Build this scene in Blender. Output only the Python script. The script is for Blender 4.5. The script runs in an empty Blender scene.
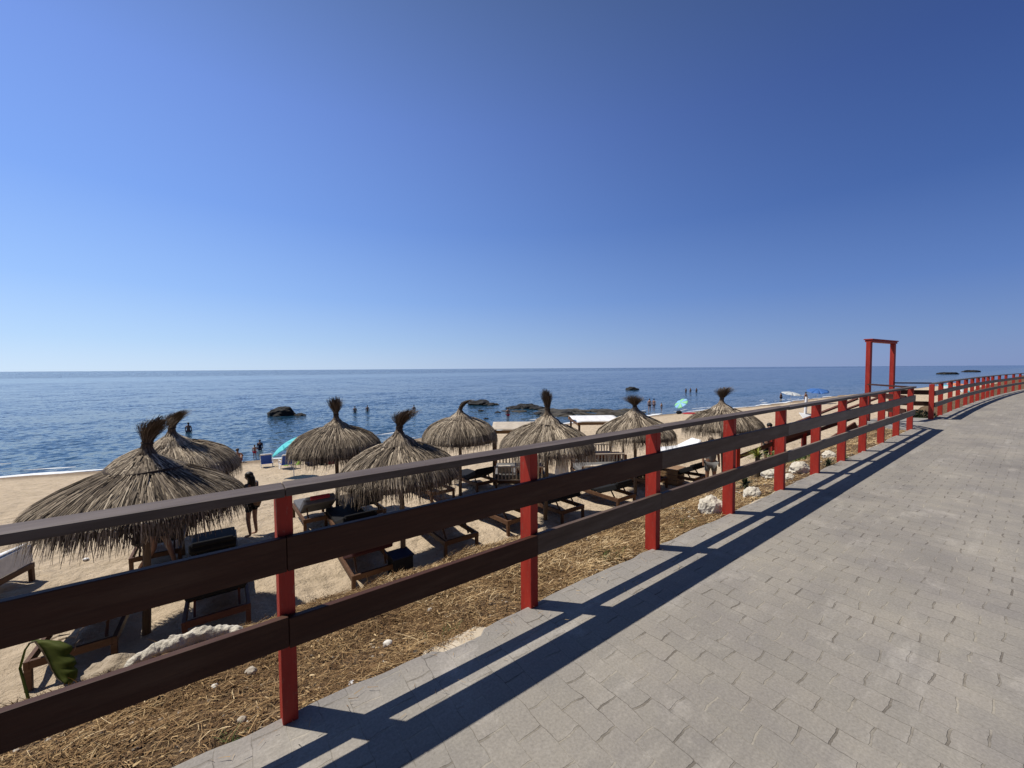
import bpy, bmesh, math, random
import numpy as np
from mathutils import Vector, Matrix, Euler, noise as mnoise

random.seed(7)
rng = np.random.default_rng(7)
S = bpy.context.scene
COL = S.collection

# ------------------------------------------------------------------ camera
FPX, EYE = 395.0, 1.65
PITCH, ROLL = math.radians(2.25), math.radians(-0.36)
cam = bpy.data.cameras.new('camera')
cam.sensor_width = 36.0
cam.lens = FPX / 1024.0 * 36.0
cam.clip_start = 0.05
cam.clip_end = 90000.0
cam_ob = bpy.data.objects.new('camera', cam)
COL.objects.link(cam_ob)
CAM_R = Matrix.Rotation(math.pi / 2 - PITCH, 3, 'X') @ Matrix.Rotation(ROLL, 3, 'Z')
cam_ob.matrix_world = Matrix.Translation((0, 0, EYE)) @ CAM_R.to_4x4()
S.camera = cam_ob

# ------------------------------------------------------------------ light
TO_SUN = Vector((-0.633, 0.117, 1.10)).normalized()
SUN_EL = math.asin(TO_SUN.z)
SUN_AZ = math.atan2(TO_SUN.x, TO_SUN.y)
world = bpy.data.worlds.new('World')
S.world = world
world.use_nodes = True
wn = world.node_tree
wn.nodes.clear()
w_out = wn.nodes.new('ShaderNodeOutputWorld')
w_bg = wn.nodes.new('ShaderNodeBackground')
w_sky = wn.nodes.new('ShaderNodeTexSky')
w_sky.sky_type = 'NISHITA'
w_sky.sun_disc = False
w_sky.sun_elevation = SUN_EL
w_sky.sun_rotation = SUN_AZ
w_sky.altitude = 0
w_sky.air_density = 1.0
w_sky.dust_density = 0.6
w_sky.ozone_density = 2.5
w_bg.inputs['Strength'].default_value = 0.062
# clear sea air: the model sky blended with a blue gradient, measured low down, deeper on the side away from the sun, and darkened overhead
w_tc = wn.nodes.new('ShaderNodeTexCoord'); w_sep = wn.nodes.new('ShaderNodeSeparateXYZ'); wn.links.new(w_tc.outputs['Generated'], w_sep.inputs[0])
w_dot = wn.nodes.new('ShaderNodeVectorMath'); w_dot.operation = 'DOT_PRODUCT'; wn.links.new(w_tc.outputs['Generated'], w_dot.inputs[0])
w_dot.inputs[1].default_value = Vector((TO_SUN.x, TO_SUN.y, 0)).normalized()
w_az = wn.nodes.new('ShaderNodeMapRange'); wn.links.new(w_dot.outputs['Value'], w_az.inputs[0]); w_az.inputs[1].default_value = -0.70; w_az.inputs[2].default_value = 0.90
Z_ST = (0.0, 0.06, 0.16, 0.32, 0.50, 0.74, 0.93)  # the highest stops are darkened on purpose, to deepen the shadows
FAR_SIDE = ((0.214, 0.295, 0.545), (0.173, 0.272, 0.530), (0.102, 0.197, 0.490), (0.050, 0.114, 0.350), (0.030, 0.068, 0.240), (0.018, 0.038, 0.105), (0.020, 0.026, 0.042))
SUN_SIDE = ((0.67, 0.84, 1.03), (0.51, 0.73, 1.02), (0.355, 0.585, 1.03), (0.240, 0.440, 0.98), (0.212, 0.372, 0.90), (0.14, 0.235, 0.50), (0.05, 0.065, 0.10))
def w_grad(cols):
    r = wn.nodes.new('ShaderNodeValToRGB'); wn.links.new(w_sep.outputs['Z'], r.inputs[0])
    while len(r.color_ramp.elements) < len(cols): r.color_ramp.elements.new(0.5)
    for e, p, c in zip(r.color_ramp.elements, Z_ST, cols): e.position = p; e.color = (*c, 1)
    return r.outputs[0]
def w_mix(fac, a_, b_, blend='MIX'):
    n = wn.nodes.new('ShaderNodeMix'); n.data_type = 'RGBA'; n.blend_type = blend
    for sock, v in ((n.inputs[0], fac), (n.inputs[6], a_), (n.inputs[7], b_)):
        if hasattr(v, 'is_linked'): wn.links.new(v, sock)
        elif isinstance(v, float): sock.default_value = v
        else: sock.default_value = (*v, 1)
    return n.outputs[2]
W_STR = 0.062
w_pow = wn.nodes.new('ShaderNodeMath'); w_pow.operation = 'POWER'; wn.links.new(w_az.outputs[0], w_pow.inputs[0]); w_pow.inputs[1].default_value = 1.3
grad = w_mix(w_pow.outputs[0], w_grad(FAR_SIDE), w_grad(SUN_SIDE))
w_up = wn.nodes.new('ShaderNodeVectorMath'); w_up.operation = 'SCALE'; wn.links.new(grad, w_up.inputs[0]); w_up.inputs['Scale'].default_value = 1.0 / W_STR
graded = w_mix(1.0, w_sky.outputs[0], (1.16, 1.36, 1.90), 'MULTIPLY')
w_back_dim = wn.nodes.new('ShaderNodeMapRange'); w_back_dim.interpolation_type = 'SMOOTHSTEP'; wn.links.new(w_sep.outputs['Y'], w_back_dim.inputs[0])  # added dimming of the sky behind the camera, to deepen the shadows
w_back_dim.inputs[1].default_value = -0.5; w_back_dim.inputs[2].default_value = 0.1; w_back_dim.inputs[3].default_value = 0.55; w_back_dim.inputs[4].default_value = 1.0
w_fin = wn.nodes.new('ShaderNodeVectorMath'); w_fin.operation = 'SCALE'; wn.links.new(w_mix(0.88, graded, w_up.outputs[0]), w_fin.inputs[0]); wn.links.new(w_back_dim.outputs[0], w_fin.inputs['Scale'])
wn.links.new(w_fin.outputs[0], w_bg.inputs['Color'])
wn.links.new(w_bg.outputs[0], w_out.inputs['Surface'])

sun = bpy.data.lights.new('sun', 'SUN')
sun.energy = 5.0
sun.angle = math.radians(0.5)
sun.color = (1.0, 0.945, 0.86)
sun_ob = bpy.data.objects.new('sun', sun)
sun_ob.rotation_euler = (-TO_SUN).to_track_quat('-Z', 'Y').to_euler()
sun_ob.location = TO_SUN * 60
COL.objects.link(sun_ob)

S.view_settings.view_transform = 'Standard'
S.view_settings.look = 'None'
S.view_settings.gamma = 1.0
S.view_settings.exposure = 0.0
S.cycles.max_bounces = 6
S.cycles.diffuse_bounces = 3
S.cycles.glossy_bounces = 3
S.cycles.transmission_bounces = 2
S.cycles.use_denoising = True

# ------------------------------------------------------------------ frames of reference
# u runs along the promenade fence, n points to the sea; (t, s) are metres along and away from it
O = Vector((-1.058, 1.779))
U = Vector((0.80506, 0.59319)).normalized()
N = Vector((-U.y, U.x))
ANG = math.atan2(U.y, U.x)
def st(t, s, z=0.0):
    p = O + U * t + N * s
    return Vector((p.x, p.y, z))
def to_ts(x, y):
    d = Vector((x, y)) - O
    return d.dot(U), d.dot(N)

SEA_Z = -4.15
def _hash(ix, iy, k):
    v = np.sin(ix * 127.1 + iy * 311.7 + k * 74.7) * 43758.5453
    return v - np.floor(v)
def vnoise(x, y, k=0):
    x = np.asarray(x, float); y = np.asarray(y, float)
    ix, iy = np.floor(x), np.floor(y)
    fx, fy = x - ix, y - iy
    fx = fx * fx * (3 - 2 * fx); fy = fy * fy * (3 - 2 * fy)
    a = _hash(ix, iy, k); b = _hash(ix + 1, iy, k); c = _hash(ix, iy + 1, k); d = _hash(ix + 1, iy + 1, k)
    return (a * (1 - fx) + b * fx) * (1 - fy) + (c * (1 - fx) + d * fx) * fy - 0.5
def height(t, s):
    t = np.asarray(t, float); s = np.asarray(s, float)
    wob = vnoise(t * 0.45, s * 0.2, 3) * 0.9
    se = np.where(s > 0.5, s + wob * np.clip((s - 0.5) / 1.2, 0, 1) * np.clip((6 - s) / 2, 0, 1), s)
    so = np.interp(t, [-220, -60, -9.8, 3.9, 13.5, 51, 78, 120, 188, 240, 400], [44, 36, 32, 27.5, 29, 25, 23, 21, 14, 7, -22])
    se = se + (26 - so) * np.maximum(np.clip((s - 9.5) / 8, 0, 1), np.clip((t - 110) / 40, 0, 1))
    base = np.interp(se, [-400, -0.02, 0.12, 0.7, 1.45, 3.0, 3.6, 6, 9.5, 26, 34, 60, 400],
                     [-0.09, -0.09, -0.05, -0.17, -0.45, -2.2, -2.36, -2.42, -2.52, -4.15, -4.9, -7.5, -9])
    amp = np.clip(s / 0.3, 0, 1)
    sandy = np.clip((s - 2.6) / 1.0, 0, 1) * np.clip((27 - s) / 6, 0.12, 1)
    near = vnoise(t * 2.2, s * 2.2, 5) * 0.07 + vnoise(t * 5.0, s * 5.0, 6) * 0.05
    dunes = vnoise(t * 0.5, s * 0.5, 8) * 0.16 + vnoise(t * 2.6, s * 2.6, 9) * 0.07 + vnoise(t * 5.0, s * 5.0, 10) * 0.055
    beach_bend = vnoise(t * 0.06, 2.5, 12) * np.clip((s - 12) / 10, 0, 1) * 0.12
    return base + amp * ((1 - np.clip((s - 2.6) / 1.0, 0, 1)) * near + sandy * dunes) + beach_bend
def gz(x, y):
    t, s = to_ts(x, y)
    return float(height(t, s))
def ray(px, py):
    return CAM_R @ Vector(((px - 512) / FPX, -(py - 384) / FPX, -1.0))
def at(px, py, z=None):
    """the point of the ground (or of height z) that the photo shows at a pixel"""
    d = ray(px, py)
    if z is not None:
        k = (z - EYE) / d.z
        return Vector((d.x * k, d.y * k, z))
    k = 1.0
    while k < 400:
        x, y = d.x * k, d.y * k
        if EYE + d.z * k <= max(gz(x, y), SEA_Z):
            break
        k += 0.02 + k * 0.002
    return Vector((x, y, max(gz(x, y), SEA_Z)))
def on(px, depth):
    """ground point at a bearing and depth"""
    d = ray(px, 370)
    x, y = d.x / d.y * depth, depth
    return Vector((x, y, gz(x, y)))

# ------------------------------------------------------------------ materials
def newmat(name):
    m = bpy.data.materials.new(name); m.use_nodes = True
    nt = m.node_tree; nt.nodes.clear()
    o = nt.nodes.new('ShaderNodeOutputMaterial'); b = nt.nodes.new('ShaderNodeBsdfPrincipled')
    nt.links.new(b.outputs[0], o.inputs['Surface'])
    return m, nt, b
def node(nt, typ, **kw):
    n = nt.nodes.new(typ)
    for k, v in kw.items(): setattr(n, k, v)
    return n
def ramp(nt, fac, stops):
    r = node(nt, 'ShaderNodeValToRGB')
    while len(r.color_ramp.elements) < len(stops): r.color_ramp.elements.new(0.5)
    for e, (p, c) in zip(r.color_ramp.elements, stops):
        e.position = p; e.color = (*c, 1) if len(c) == 3 else c
    nt.links.new(fac, r.inputs[0])
    return r.outputs[0]
def noise_tex(nt, vec, scale, detail=4, rough=0.55, dist=0.0):
    n = node(nt, 'ShaderNodeTexNoise')
    n.inputs['Scale'].default_value = scale; n.inputs['Detail'].default_value = detail
    n.inputs['Roughness'].default_value = rough; n.inputs['Distortion'].default_value = dist
    if vec is not None: nt.links.new(vec, n.inputs['Vector'])
    return n
def mix(nt, fac, a, b, blend='MIX'):
    n = node(nt, 'ShaderNodeMix', data_type='RGBA', blend_type=blend)
    for sock, v in ((n.inputs[0], fac), (n.inputs[6], a), (n.inputs[7], b)):
        if hasattr(v, 'is_linked'): nt.links.new(v, sock)
        elif isinstance(v, (int, float)): sock.default_value = v
        else: sock.default_value = (*v, 1)
    return n.outputs[2]
def math_n(nt, op, a, b=0.0):
    n = node(nt, 'ShaderNodeMath', operation=op)
    for sock, v in ((n.inputs[0], a), (n.inputs[1], b)):
        if hasattr(v, 'is_linked'): nt.links.new(v, sock)
        else: sock.default_value = v
    return n.outputs[0]
def coords(nt, out='Object', scale=(1, 1, 1), rot=(0, 0, 0)):
    tc = node(nt, 'ShaderNodeTexCoord'); mp = node(nt, 'ShaderNodeMapping')
    mp.inputs['Scale'].default_value = scale; mp.inputs['Rotation'].default_value = rot
    nt.links.new(tc.outputs[out], mp.inputs['Vector'])
    return mp.outputs[0]
def bump(nt, bsdf, h, strength, dist):
    b = node(nt, 'ShaderNodeBump'); b.inputs['Strength'].default_value = strength; b.inputs['Distance'].default_value = dist
    nt.links.new(h, b.inputs['Height']); nt.links.new(b.outputs[0], bsdf.inputs['Normal'])
    return b
def mottled(name, c1, c2, scale=6, rough=0.7, stretch=(1, 1, 1), bstr=0.3, bdist=0.005, spec=0.3):
    m, nt, b = newmat(name)
    v = coords(nt, 'Object', stretch)
    n = noise_tex(nt, v, scale, 6, 0.6)
    nt.links.new(ramp(nt, n.outputs[0], [(0.3, c1), (0.7, c2)]), b.inputs['Base Color'])
    b.inputs['Roughness'].default_value = rough
    b.inputs['Specular IOR Level'].default_value = spec
    n2 = noise_tex(nt, v, scale * 5, 5, 0.6)
    if bstr: bump(nt, b, n2.outputs[0], bstr, bdist)
    return m
def wood(name, dark, light, worn, wornamt=0.5, rough=0.6):
    """boards: grain runs along local x"""
    m, nt, b = newmat(name)
    v = coords(nt, 'Object', (1.2, 22, 22))
    n = noise_tex(nt, v, 2.2, 6, 0.65, 0.4)
    c = ramp(nt, n.outputs[0], [(0.28, dark), (0.72, light)])
    v2 = coords(nt, 'Object', (0.9, 6, 6))
    n2 = noise_tex(nt, v2, 1.7, 5, 0.7)
    f = ramp(nt, n2.outputs[0], [(0.62 - wornamt * 0.35, (0, 0, 0)), (0.85, (1, 1, 1))])
    nt.links.new(mix(nt, f, c, worn), b.inputs['Base Color'])
    b.inputs['Roughness'].default_value = rough
    b.inputs['Specular IOR Level'].default_value = 0.25
    bump(nt, b, n.outputs[0], 0.35, 0.004)
    return m
def tone_mat(name, stops, rough=0.85, trans=None):
    m, nt, b = newmat(name)
    a = node(nt, 'ShaderNodeAttribute', attribute_name='tone')
    nt.links.new(ramp(nt, a.outputs['Fac'], stops), b.inputs['Base Color'])
    b.inputs['Roughness'].default_value = rough
    b.inputs['Specular IOR Level'].default_value = 0.15
    return m

M = {}
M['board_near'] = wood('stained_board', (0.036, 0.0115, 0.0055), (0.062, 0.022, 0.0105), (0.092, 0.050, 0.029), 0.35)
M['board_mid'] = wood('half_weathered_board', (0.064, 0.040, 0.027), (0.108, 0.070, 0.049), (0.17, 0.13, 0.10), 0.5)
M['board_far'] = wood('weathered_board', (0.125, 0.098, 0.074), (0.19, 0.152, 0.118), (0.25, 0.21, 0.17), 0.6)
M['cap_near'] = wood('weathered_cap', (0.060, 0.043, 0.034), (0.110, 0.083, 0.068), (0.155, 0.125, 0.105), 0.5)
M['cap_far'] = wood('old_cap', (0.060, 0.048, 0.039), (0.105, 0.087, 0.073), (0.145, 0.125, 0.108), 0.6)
def red_paint():
    m, nt, b = newmat('red_paint')
    v = coords(nt, 'Object', (8, 8, 1.2))
    n = noise_tex(nt, v, 2.5, 6, 0.65)
    c = ramp(nt, n.outputs[0], [(0.25, (0.235, 0.016, 0.010)), (0.55, (0.36, 0.027, 0.015)), (0.78, (0.43, 0.045, 0.026))])
    n3 = noise_tex(nt, coords(nt, 'Object', (10, 10, 4)), 5, 6, 0.7)
    f = ramp(nt, n3.outputs[0], [(0.57, (0, 0, 0)), (0.66, (1, 1, 1))])
    nt.links.new(mix(nt, math_n(nt, 'MULTIPLY', f, 0.75), c, (0.30, 0.095, 0.065)), b.inputs['Base Color'])
    b.inputs['Roughness'].default_value = 0.55
    b.inputs['Specular IOR Level'].default_value = 0.3
    bump(nt, b, n.outputs[0], 0.25, 0.003)
    return m
M['red'] = red_paint()

def paving():
    m, nt, b = newmat('interlocking_pavers')
    tc = node(nt, 'ShaderNodeTexCoord')
    sep = node(nt, 'ShaderNodeSeparateXYZ'); nt.links.new(tc.outputs['Object'], sep.inputs[0])
    com = node(nt, 'ShaderNodeCombineXYZ')
    nt.links.new(sep.outputs['Y'], com.inputs['X']); nt.links.new(sep.outputs['X'], com.inputs['Y'])
    warp = noise_tex(nt, com.outputs[0], 6.5, 3, 0.5)
    wc = node(nt, 'ShaderNodeVectorMath', operation='SUBTRACT'); nt.links.new(warp.outputs['Color'], wc.inputs[0]); wc.inputs[1].default_value = (0.5, 0.5, 0.5)
    ws = node(nt, 'ShaderNodeVectorMath', operation='SCALE'); nt.links.new(wc.outputs[0], ws.inputs[0]); ws.inputs['Scale'].default_value = 0.05
    add = node(nt, 'ShaderNodeVectorMath', operation='ADD'); nt.links.new(com.outputs[0], add.inputs[0]); nt.links.new(ws.outputs[0], add.inputs[1])
    br = node(nt, 'ShaderNodeTexBrick', offset=0.5, offset_frequency=2)
    br.inputs['Scale'].default_value = 1.0
    br.inputs['Brick Width'].default_value = 0.205; br.inputs['Row Height'].default_value = 0.135 * 3.2
    br.inputs['Mortar Size'].default_value = 0.0050; br.inputs['Mortar Smooth'].default_value = 0.25
    br.inputs['Color1'].default_value = (0.246, 0.227, 0.200, 1); br.inputs['Color2'].default_value = (0.270, 0.247, 0.216, 1)
    br.inputs['Mortar'].default_value = (0.150, 0.132, 0.110, 1); br.inputs['Bias'].default_value = 0.0
    sx = node(nt, 'ShaderNodeVectorMath', operation='MULTIPLY'); nt.links.new(add.outputs[0], sx.inputs[0]); sx.inputs[1].default_value = (1, 3.2, 1)
    nt.links.new(sx.outputs[0], br.inputs['Vector'])
    # joints partly filled with pale sand, and dust lying in drifts
    fill = noise_tex(nt, tc.outputs['Object'], 3.3, 4, 0.6)
    ff = ramp(nt, fill.outputs[0], [(0.40, (0, 0, 0)), (0.60, (1, 1, 1))])
    keep = math_n(nt, 'MULTIPLY', br.outputs['Fac'], ff)
    col = mix(nt, keep, br.outputs['Color'], (0.32, 0.29, 0.24))
    big = noise_tex(nt, coords(nt, 'Object', (0.45, 1.6, 1)), 0.9, 6, 0.62)
    dust = ramp(nt, big.outputs[0], [(0.34, (0.86, 0.86, 0.87)), (0.54, (1.0, 0.998, 0.99)), (0.68, (1.13, 1.12, 1.09))])
    col = mix(nt, 1.0, col, dust, 'MULTIPLY')
    spots = noise_tex(nt, tc.outputs['Object'], 1.8, 7, 0.72)
    pale = ramp(nt, spots.outputs[0], [(0.57, (0, 0, 0)), (0.70, (1, 1, 1))])
    col = mix(nt, math_n(nt, 'MULTIPLY', pale, 0.62), col, (0.42, 0.385, 0.335))
    drift = noise_tex(nt, coords(nt, 'Object', (0.55, 2.6, 1), (0, 0, 0.62)), 1.5, 7, 0.7)
    dd = ramp(nt, drift.outputs[0], [(0.56, (0, 0, 0)), (0.72, (1, 1, 1))])
    col = mix(nt, math_n(nt, 'MULTIPLY', dd, 0.62), col, (0.40, 0.37, 0.325))
    stain = noise_tex(nt, tc.outputs['Object'], 0.75, 5, 0.6)
    sd = ramp(nt, stain.outputs[0], [(0.30, (0.86, 0.86, 0.87)), (0.44, (0.97, 0.97, 0.98)), (0.56, (1.02, 1.02, 1.01)), (0.68, (1.09, 1.08, 1.06))])
    tint = noise_tex(nt, tc.outputs['Object'], 2.6, 5, 0.65)
    col = mix(nt, 1.0, col, ramp(nt, tint.outputs[0], [(0.35, (0.95, 0.95, 0.97)), (0.5, (1, 1, 1)), (0.65, (1.04, 1.035, 1.02))]), 'MULTIPLY')
    col = mix(nt, 1.0, col, sd, 'MULTIPLY')
    fine = noise_tex(nt, tc.outputs['Object'], 75, 4, 0.7)
    gr = ramp(nt, fine.outputs[0], [(0.3, (0.80, 0.80, 0.80)), (0.7, (1.16, 1.16, 1.16))])
    col = mix(nt, 1.0, col, gr, 'MULTIPLY')
    nt.links.new(col, b.inputs['Base Color'])
    b.inputs['Roughness'].default_value = 0.8
    b.inputs['Specular IOR Level'].default_value = 0.25
    inv = math_n(nt, 'MULTIPLY', br.outputs['Fac'], -1.0)
    notfull = math_n(nt, 'SUBTRACT', 1.0, math_n(nt, 'MULTIPLY', ff, 0.8))
    h = math_n(nt, 'MULTIPLY', inv, notfull)
    sl = noise_tex(nt, tc.outputs['Object'], 9, 4, 0.55)
    h = math_n(nt, 'ADD', h, math_n(nt, 'MULTIPLY', sl.outputs[0], 0.55))
    h = math_n(nt, 'ADD', h, math_n(nt, 'MULTIPLY', fine.outputs[0], 0.16))
    bump(nt, b, h, 0.9, 0.007)
    return m
M['paving'] = paving()

def ground_mat():
    m, nt, b = newmat('beach_and_bank')
    tc = node(nt, 'ShaderNodeTexCoord'); obj = tc.outputs['Object']
    sep = node(nt, 'ShaderNodeSeparateXYZ'); nt.links.new(obj, sep.inputs[0])
    n1 = noise_tex(nt, obj, 2.0, 7, 0.65)
    sand = ramp(nt, n1.outputs[0], [(0.30, (0.42, 0.335, 0.232)), (0.70, (0.58, 0.465, 0.330))])
    n2 = noise_tex(nt, obj, 7.0, 8, 0.7)
    earth = ramp(nt, n2.outputs[0], [(0.30, (0.085, 0.052, 0.028)), (0.55, (0.16, 0.105, 0.058)), (0.75, (0.27, 0.19, 0.11))])
    edge = noise_tex(nt, obj, 1.3, 5, 0.6)
    sv = math_n(nt, 'ADD', sep.outputs['Y'], math_n(nt, 'MULTIPLY', edge.outputs[0], 1.4))
    mr = node(nt, 'ShaderNodeMapRange', interpolation_type='SMOOTHSTEP'); nt.links.new(sv, mr.inputs[0]); mr.inputs[1].default_value = 3.3; mr.inputs[2].default_value = 4.0
    col = mix(nt, mr.outputs[0], earth, sand)
    # wet sand close to the water line
    wz = math_n(nt, 'ADD', sep.outputs['Z'], math_n(nt, 'MULTIPLY', edge.outputs[0], 0.22))
    mw = node(nt, 'ShaderNodeMapRange', interpolation_type='SMOOTHSTEP'); nt.links.new(wz, mw.inputs[0]); mw.inputs[1].default_value = SEA_Z + 0.20; mw.inputs[2].default_value = SEA_Z + 0.42
    col = mix(nt, mw.outputs[0], mix(nt, 1.0, col, (0.5, 0.47, 0.45), 'MULTIPLY'), col)
    nt.links.new(col, b.inputs['Base Color'])
    b.inputs['Roughness'].default_value = 0.92; b.inputs['Specular IOR Level'].default_value = 0.15
    vo = node(nt, 'ShaderNodeTexVoronoi', feature='SMOOTH_F1'); vo.inputs['Scale'].default_value = 4.2; nt.links.new(obj, vo.inputs['Vector'])
    n3 = noise_tex(nt, obj, 11, 6, 0.65)
    h = math_n(nt, 'ADD', math_n(nt, 'MULTIPLY', vo.outputs['Distance'], 1.0), math_n(nt, 'MULTIPLY', n3.outputs[0], 0.9))
    bump(nt, b, h, 1.0, 0.10)
    return m
M['ground'] = ground_mat()

def sea_mat():
    m, nt, b = newmat('sea_water')
    tc = node(nt, 'ShaderNodeTexCoord'); obj = tc.outputs['Object']     # x along the coast, y out to sea
    sep = node(nt, 'ShaderNodeSeparateXYZ'); nt.links.new(obj, sep.inputs[0])
    mr = node(nt, 'ShaderNodeMapRange'); nt.links.new(sep.outputs['Y'], mr.inputs[0]); mr.inputs[1].default_value = 26; mr.inputs[2].default_value = 120
    pn = noise_tex(nt, coords(nt, 'Object', (0.012, 0.035, 1)), 1.0, 4, 0.6)
    c = ramp(nt, mr.outputs[0], [(0.0, (0.075, 0.105, 0.115)), (0.10, (0.022, 0.060, 0.092)), (0.5, (0.008, 0.035, 0.075)), (1.0, (0.005, 0.026, 0.068))])
    c = mix(nt, math_n(nt, 'MULTIPLY', pn.outputs[0], 0.5), c, (0.006, 0.03, 0.06))
    nt.links.new(c, b.inputs['Base Color'])
    b.inputs['IOR'].default_value = 1.333; b.inputs['Specular IOR Level'].default_value = 0.40
    b.inputs['Roughness'].default_value = 0.12
    # wave slopes as a perturbed normal (independent of the distance)
    tot = None
    for sc, k, stx in ((0.16, 0.24, (0.45, 1.0, 1)), (0.9, 0.36, (0.6, 1.0, 1)), (3.1, 0.66, (0.75, 1, 1))):
        n = noise_tex(nt, coords(nt, 'Object', stx), sc, 3, 0.55, 0.3)
        a = node(nt, 'ShaderNodeVectorMath', operation='SUBTRACT'); nt.links.new(n.outputs['Color'], a.inputs[0]); a.inputs[1].default_value = (0.5, 0.5, 0.5)
        sc_ = node(nt, 'ShaderNodeVectorMath', operation='MULTIPLY'); nt.links.new(a.outputs[0], sc_.inputs[0]); sc_.inputs[1].default_value = (k * 0.8, k * 1.7, 0)
        if tot is None: tot = sc_.outputs[0]
        else:
            ad = node(nt, 'ShaderNodeVectorMath', operation='ADD'); nt.links.new(tot, ad.inputs[0]); nt.links.new(sc_.outputs[0], ad.inputs[1]); tot = ad.outputs[0]
    # calm slicks far out
    calm = noise_tex(nt, coords(nt, 'Object', (0.00045, 0.0016, 1), ), 1.0, 4, 0.6)
    kf = ramp(nt, calm.outputs[0], [(0.36, (0.5, 0.5, 0.5)), (0.50, (1.05, 1.05, 1.05))])
    yk = math_n(nt, 'DIVIDE', sep.outputs['Y'], 1000.0)
    yk = math_n(nt, 'ADD', yk, math_n(nt, 'MULTIPLY', math_n(nt, 'SUBTRACT', calm.outputs[0], 0.5), 0.12))
    slick = ramp(nt, yk, [(0.25, (1, 1, 1)), (0.31, (0.42, 0.42, 0.42)), (0.46, (0.42, 0.42, 0.42)), (0.58, (1.9, 1.9, 1.9))])
    kf = mix(nt, 1.0, kf, slick, 'MULTIPLY')
    ml = node(nt, 'ShaderNodeVectorMath', operation='MULTIPLY'); nt.links.new(tot, ml.inputs[0]); nt.links.new(kf, ml.inputs[1])
    rot = node(nt, 'ShaderNodeVectorRotate', rotation_type='Z_AXIS'); nt.links.new(ml.outputs[0], rot.inputs['Vector']); rot.inputs['Angle'].default_value = ANG
    up = node(nt, 'ShaderNodeVectorMath', operation='ADD'); nt.links.new(rot.outputs[0], up.inputs[0]); up.inputs[1].default_value = (0, 0, 1)
    nm = node(nt, 'ShaderNodeVectorMath', operation='NORMALIZE'); nt.links.new(up.outputs[0], nm.inputs[0])
    nt.links.new(nm.outputs[0], b.inputs['Normal'])
    return m
M['sea'] = sea_mat()
M['foam'] = mottled('sea_foam', (0.62, 0.65, 0.66), (0.85, 0.86, 0.86), 3, 0.6, bstr=0.4, bdist=0.03)

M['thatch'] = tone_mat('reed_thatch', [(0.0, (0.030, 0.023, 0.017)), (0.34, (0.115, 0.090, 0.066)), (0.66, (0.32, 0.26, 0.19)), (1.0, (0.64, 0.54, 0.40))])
M['thatch_dark'] = tone_mat('brown_reed_ends', [(0.0, (0.035, 0.024, 0.017)), (0.5, (0.125, 0.093, 0.066)), (1.0, (0.30, 0.235, 0.17))])
M['rope'] = mottled('dark_rope', (0.035, 0.025, 0.018), (0.08, 0.06, 0.045), 20, 0.9)
M['pole'] = mottled('round_timber', (0.10, 0.068, 0.043), (0.19, 0.135, 0.088), 3, 0.8, (6, 6, 0.7))
M['teak'] = wood('lounger_timber', (0.060, 0.027, 0.013), (0.120, 0.058, 0.029), (0.17, 0.10, 0.058), 0.4)
M['teak_red'] = wood('reddish_timber', (0.075, 0.026, 0.016), (0.13, 0.048, 0.03), (0.17, 0.08, 0.05), 0.3)
M['crate'] = wood('light_timber', (0.20, 0.115, 0.055), (0.31, 0.19, 0.095), (0.37, 0.25, 0.14), 0.4)
M['bed_wood'] = wood('pale_bed_timber', (0.42, 0.34, 0.25), (0.60, 0.50, 0.38), (0.66, 0.58, 0.46), 0.4)
M['beam'] = wood('orange_beam', (0.33, 0.17, 0.06), (0.47, 0.26, 0.10), (0.5, 0.33, 0.16), 0.3)
def fabric(name, c, rough=0.85):
    return mottled(name, tuple(x * 0.85 for x in c), tuple(min(1, x * 1.12) for x in c), 9, rough, bstr=0.35, bdist=0.006, spec=0.2)
M['cushion'] = fabric('charcoal_canvas', (0.012, 0.012, 0.013), 0.85)
M['cushion_red'] = fabric('dark_maroon_canvas', (0.045, 0.012, 0.012))
M['cushion_grey'] = fabric('grey_canvas', (0.12, 0.12, 0.13))
M['white_cloth'] = fabric('white_cloth', (0.72, 0.72, 0.72))
M['towel_blue'] = fabric('blue_towel', (0.15, 0.36, 0.62))
M['towel_red'] = fabric('red_towel', (0.40, 0.04, 0.045))
M['towel_rust'] = fabric('rust_towel', (0.30, 0.10, 0.055))
M['canvas_cream'] = fabric('cream_canvas', (0.47, 0.41, 0.33))
M['turq'] = fabric('turquoise_nylon', (0.10, 0.55, 0.58), 0.5)
M['green_nylon'] = fabric('green_nylon', (0.25, 0.58, 0.30), 0.5)
M['sky_nylon'] = fabric('pale_blue_nylon', (0.25, 0.47, 0.72), 0.5)
M['blue_nylon'] = fabric('blue_nylon', (0.05, 0.14, 0.38), 0.5)
M['pale_nylon'] = fabric('grey_white_nylon', (0.50, 0.52, 0.52), 0.5)
M['orange_nylon'] = fabric('orange_nylon', (0.65, 0.25, 0.13), 0.5)
M['royal'] = fabric('royal_blue_fabric', (0.035, 0.085, 0.36))
M['lime'] = fabric('lime_vinyl', (0.34, 0.62, 0.05), 0.4)
M['crimson'] = fabric('crimson_fabric', (0.38, 0.02, 0.06))
M['navy'] = fabric('navy_fabric', (0.014, 0.018, 0.045))
M['black'] = fabric('black_fabric', (0.012, 0.012, 0.014))
M['slate'] = fabric('slate_fabric', (0.075, 0.085, 0.11))
M['grey'] = fabric('grey_fabric', (0.15, 0.145, 0.14))
M['tan_leather'] = fabric('tan_leather', (0.20, 0.12, 0.07), 0.5)
M['white_metal'] = mottled('white_enamel', (0.72, 0.72, 0.71), (0.82, 0.82, 0.8), 5, 0.4, bstr=0)
M['steel'] = mottled('grey_steel', (0.35, 0.35, 0.36), (0.45, 0.45, 0.46), 5, 0.35, bstr=0)
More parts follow.
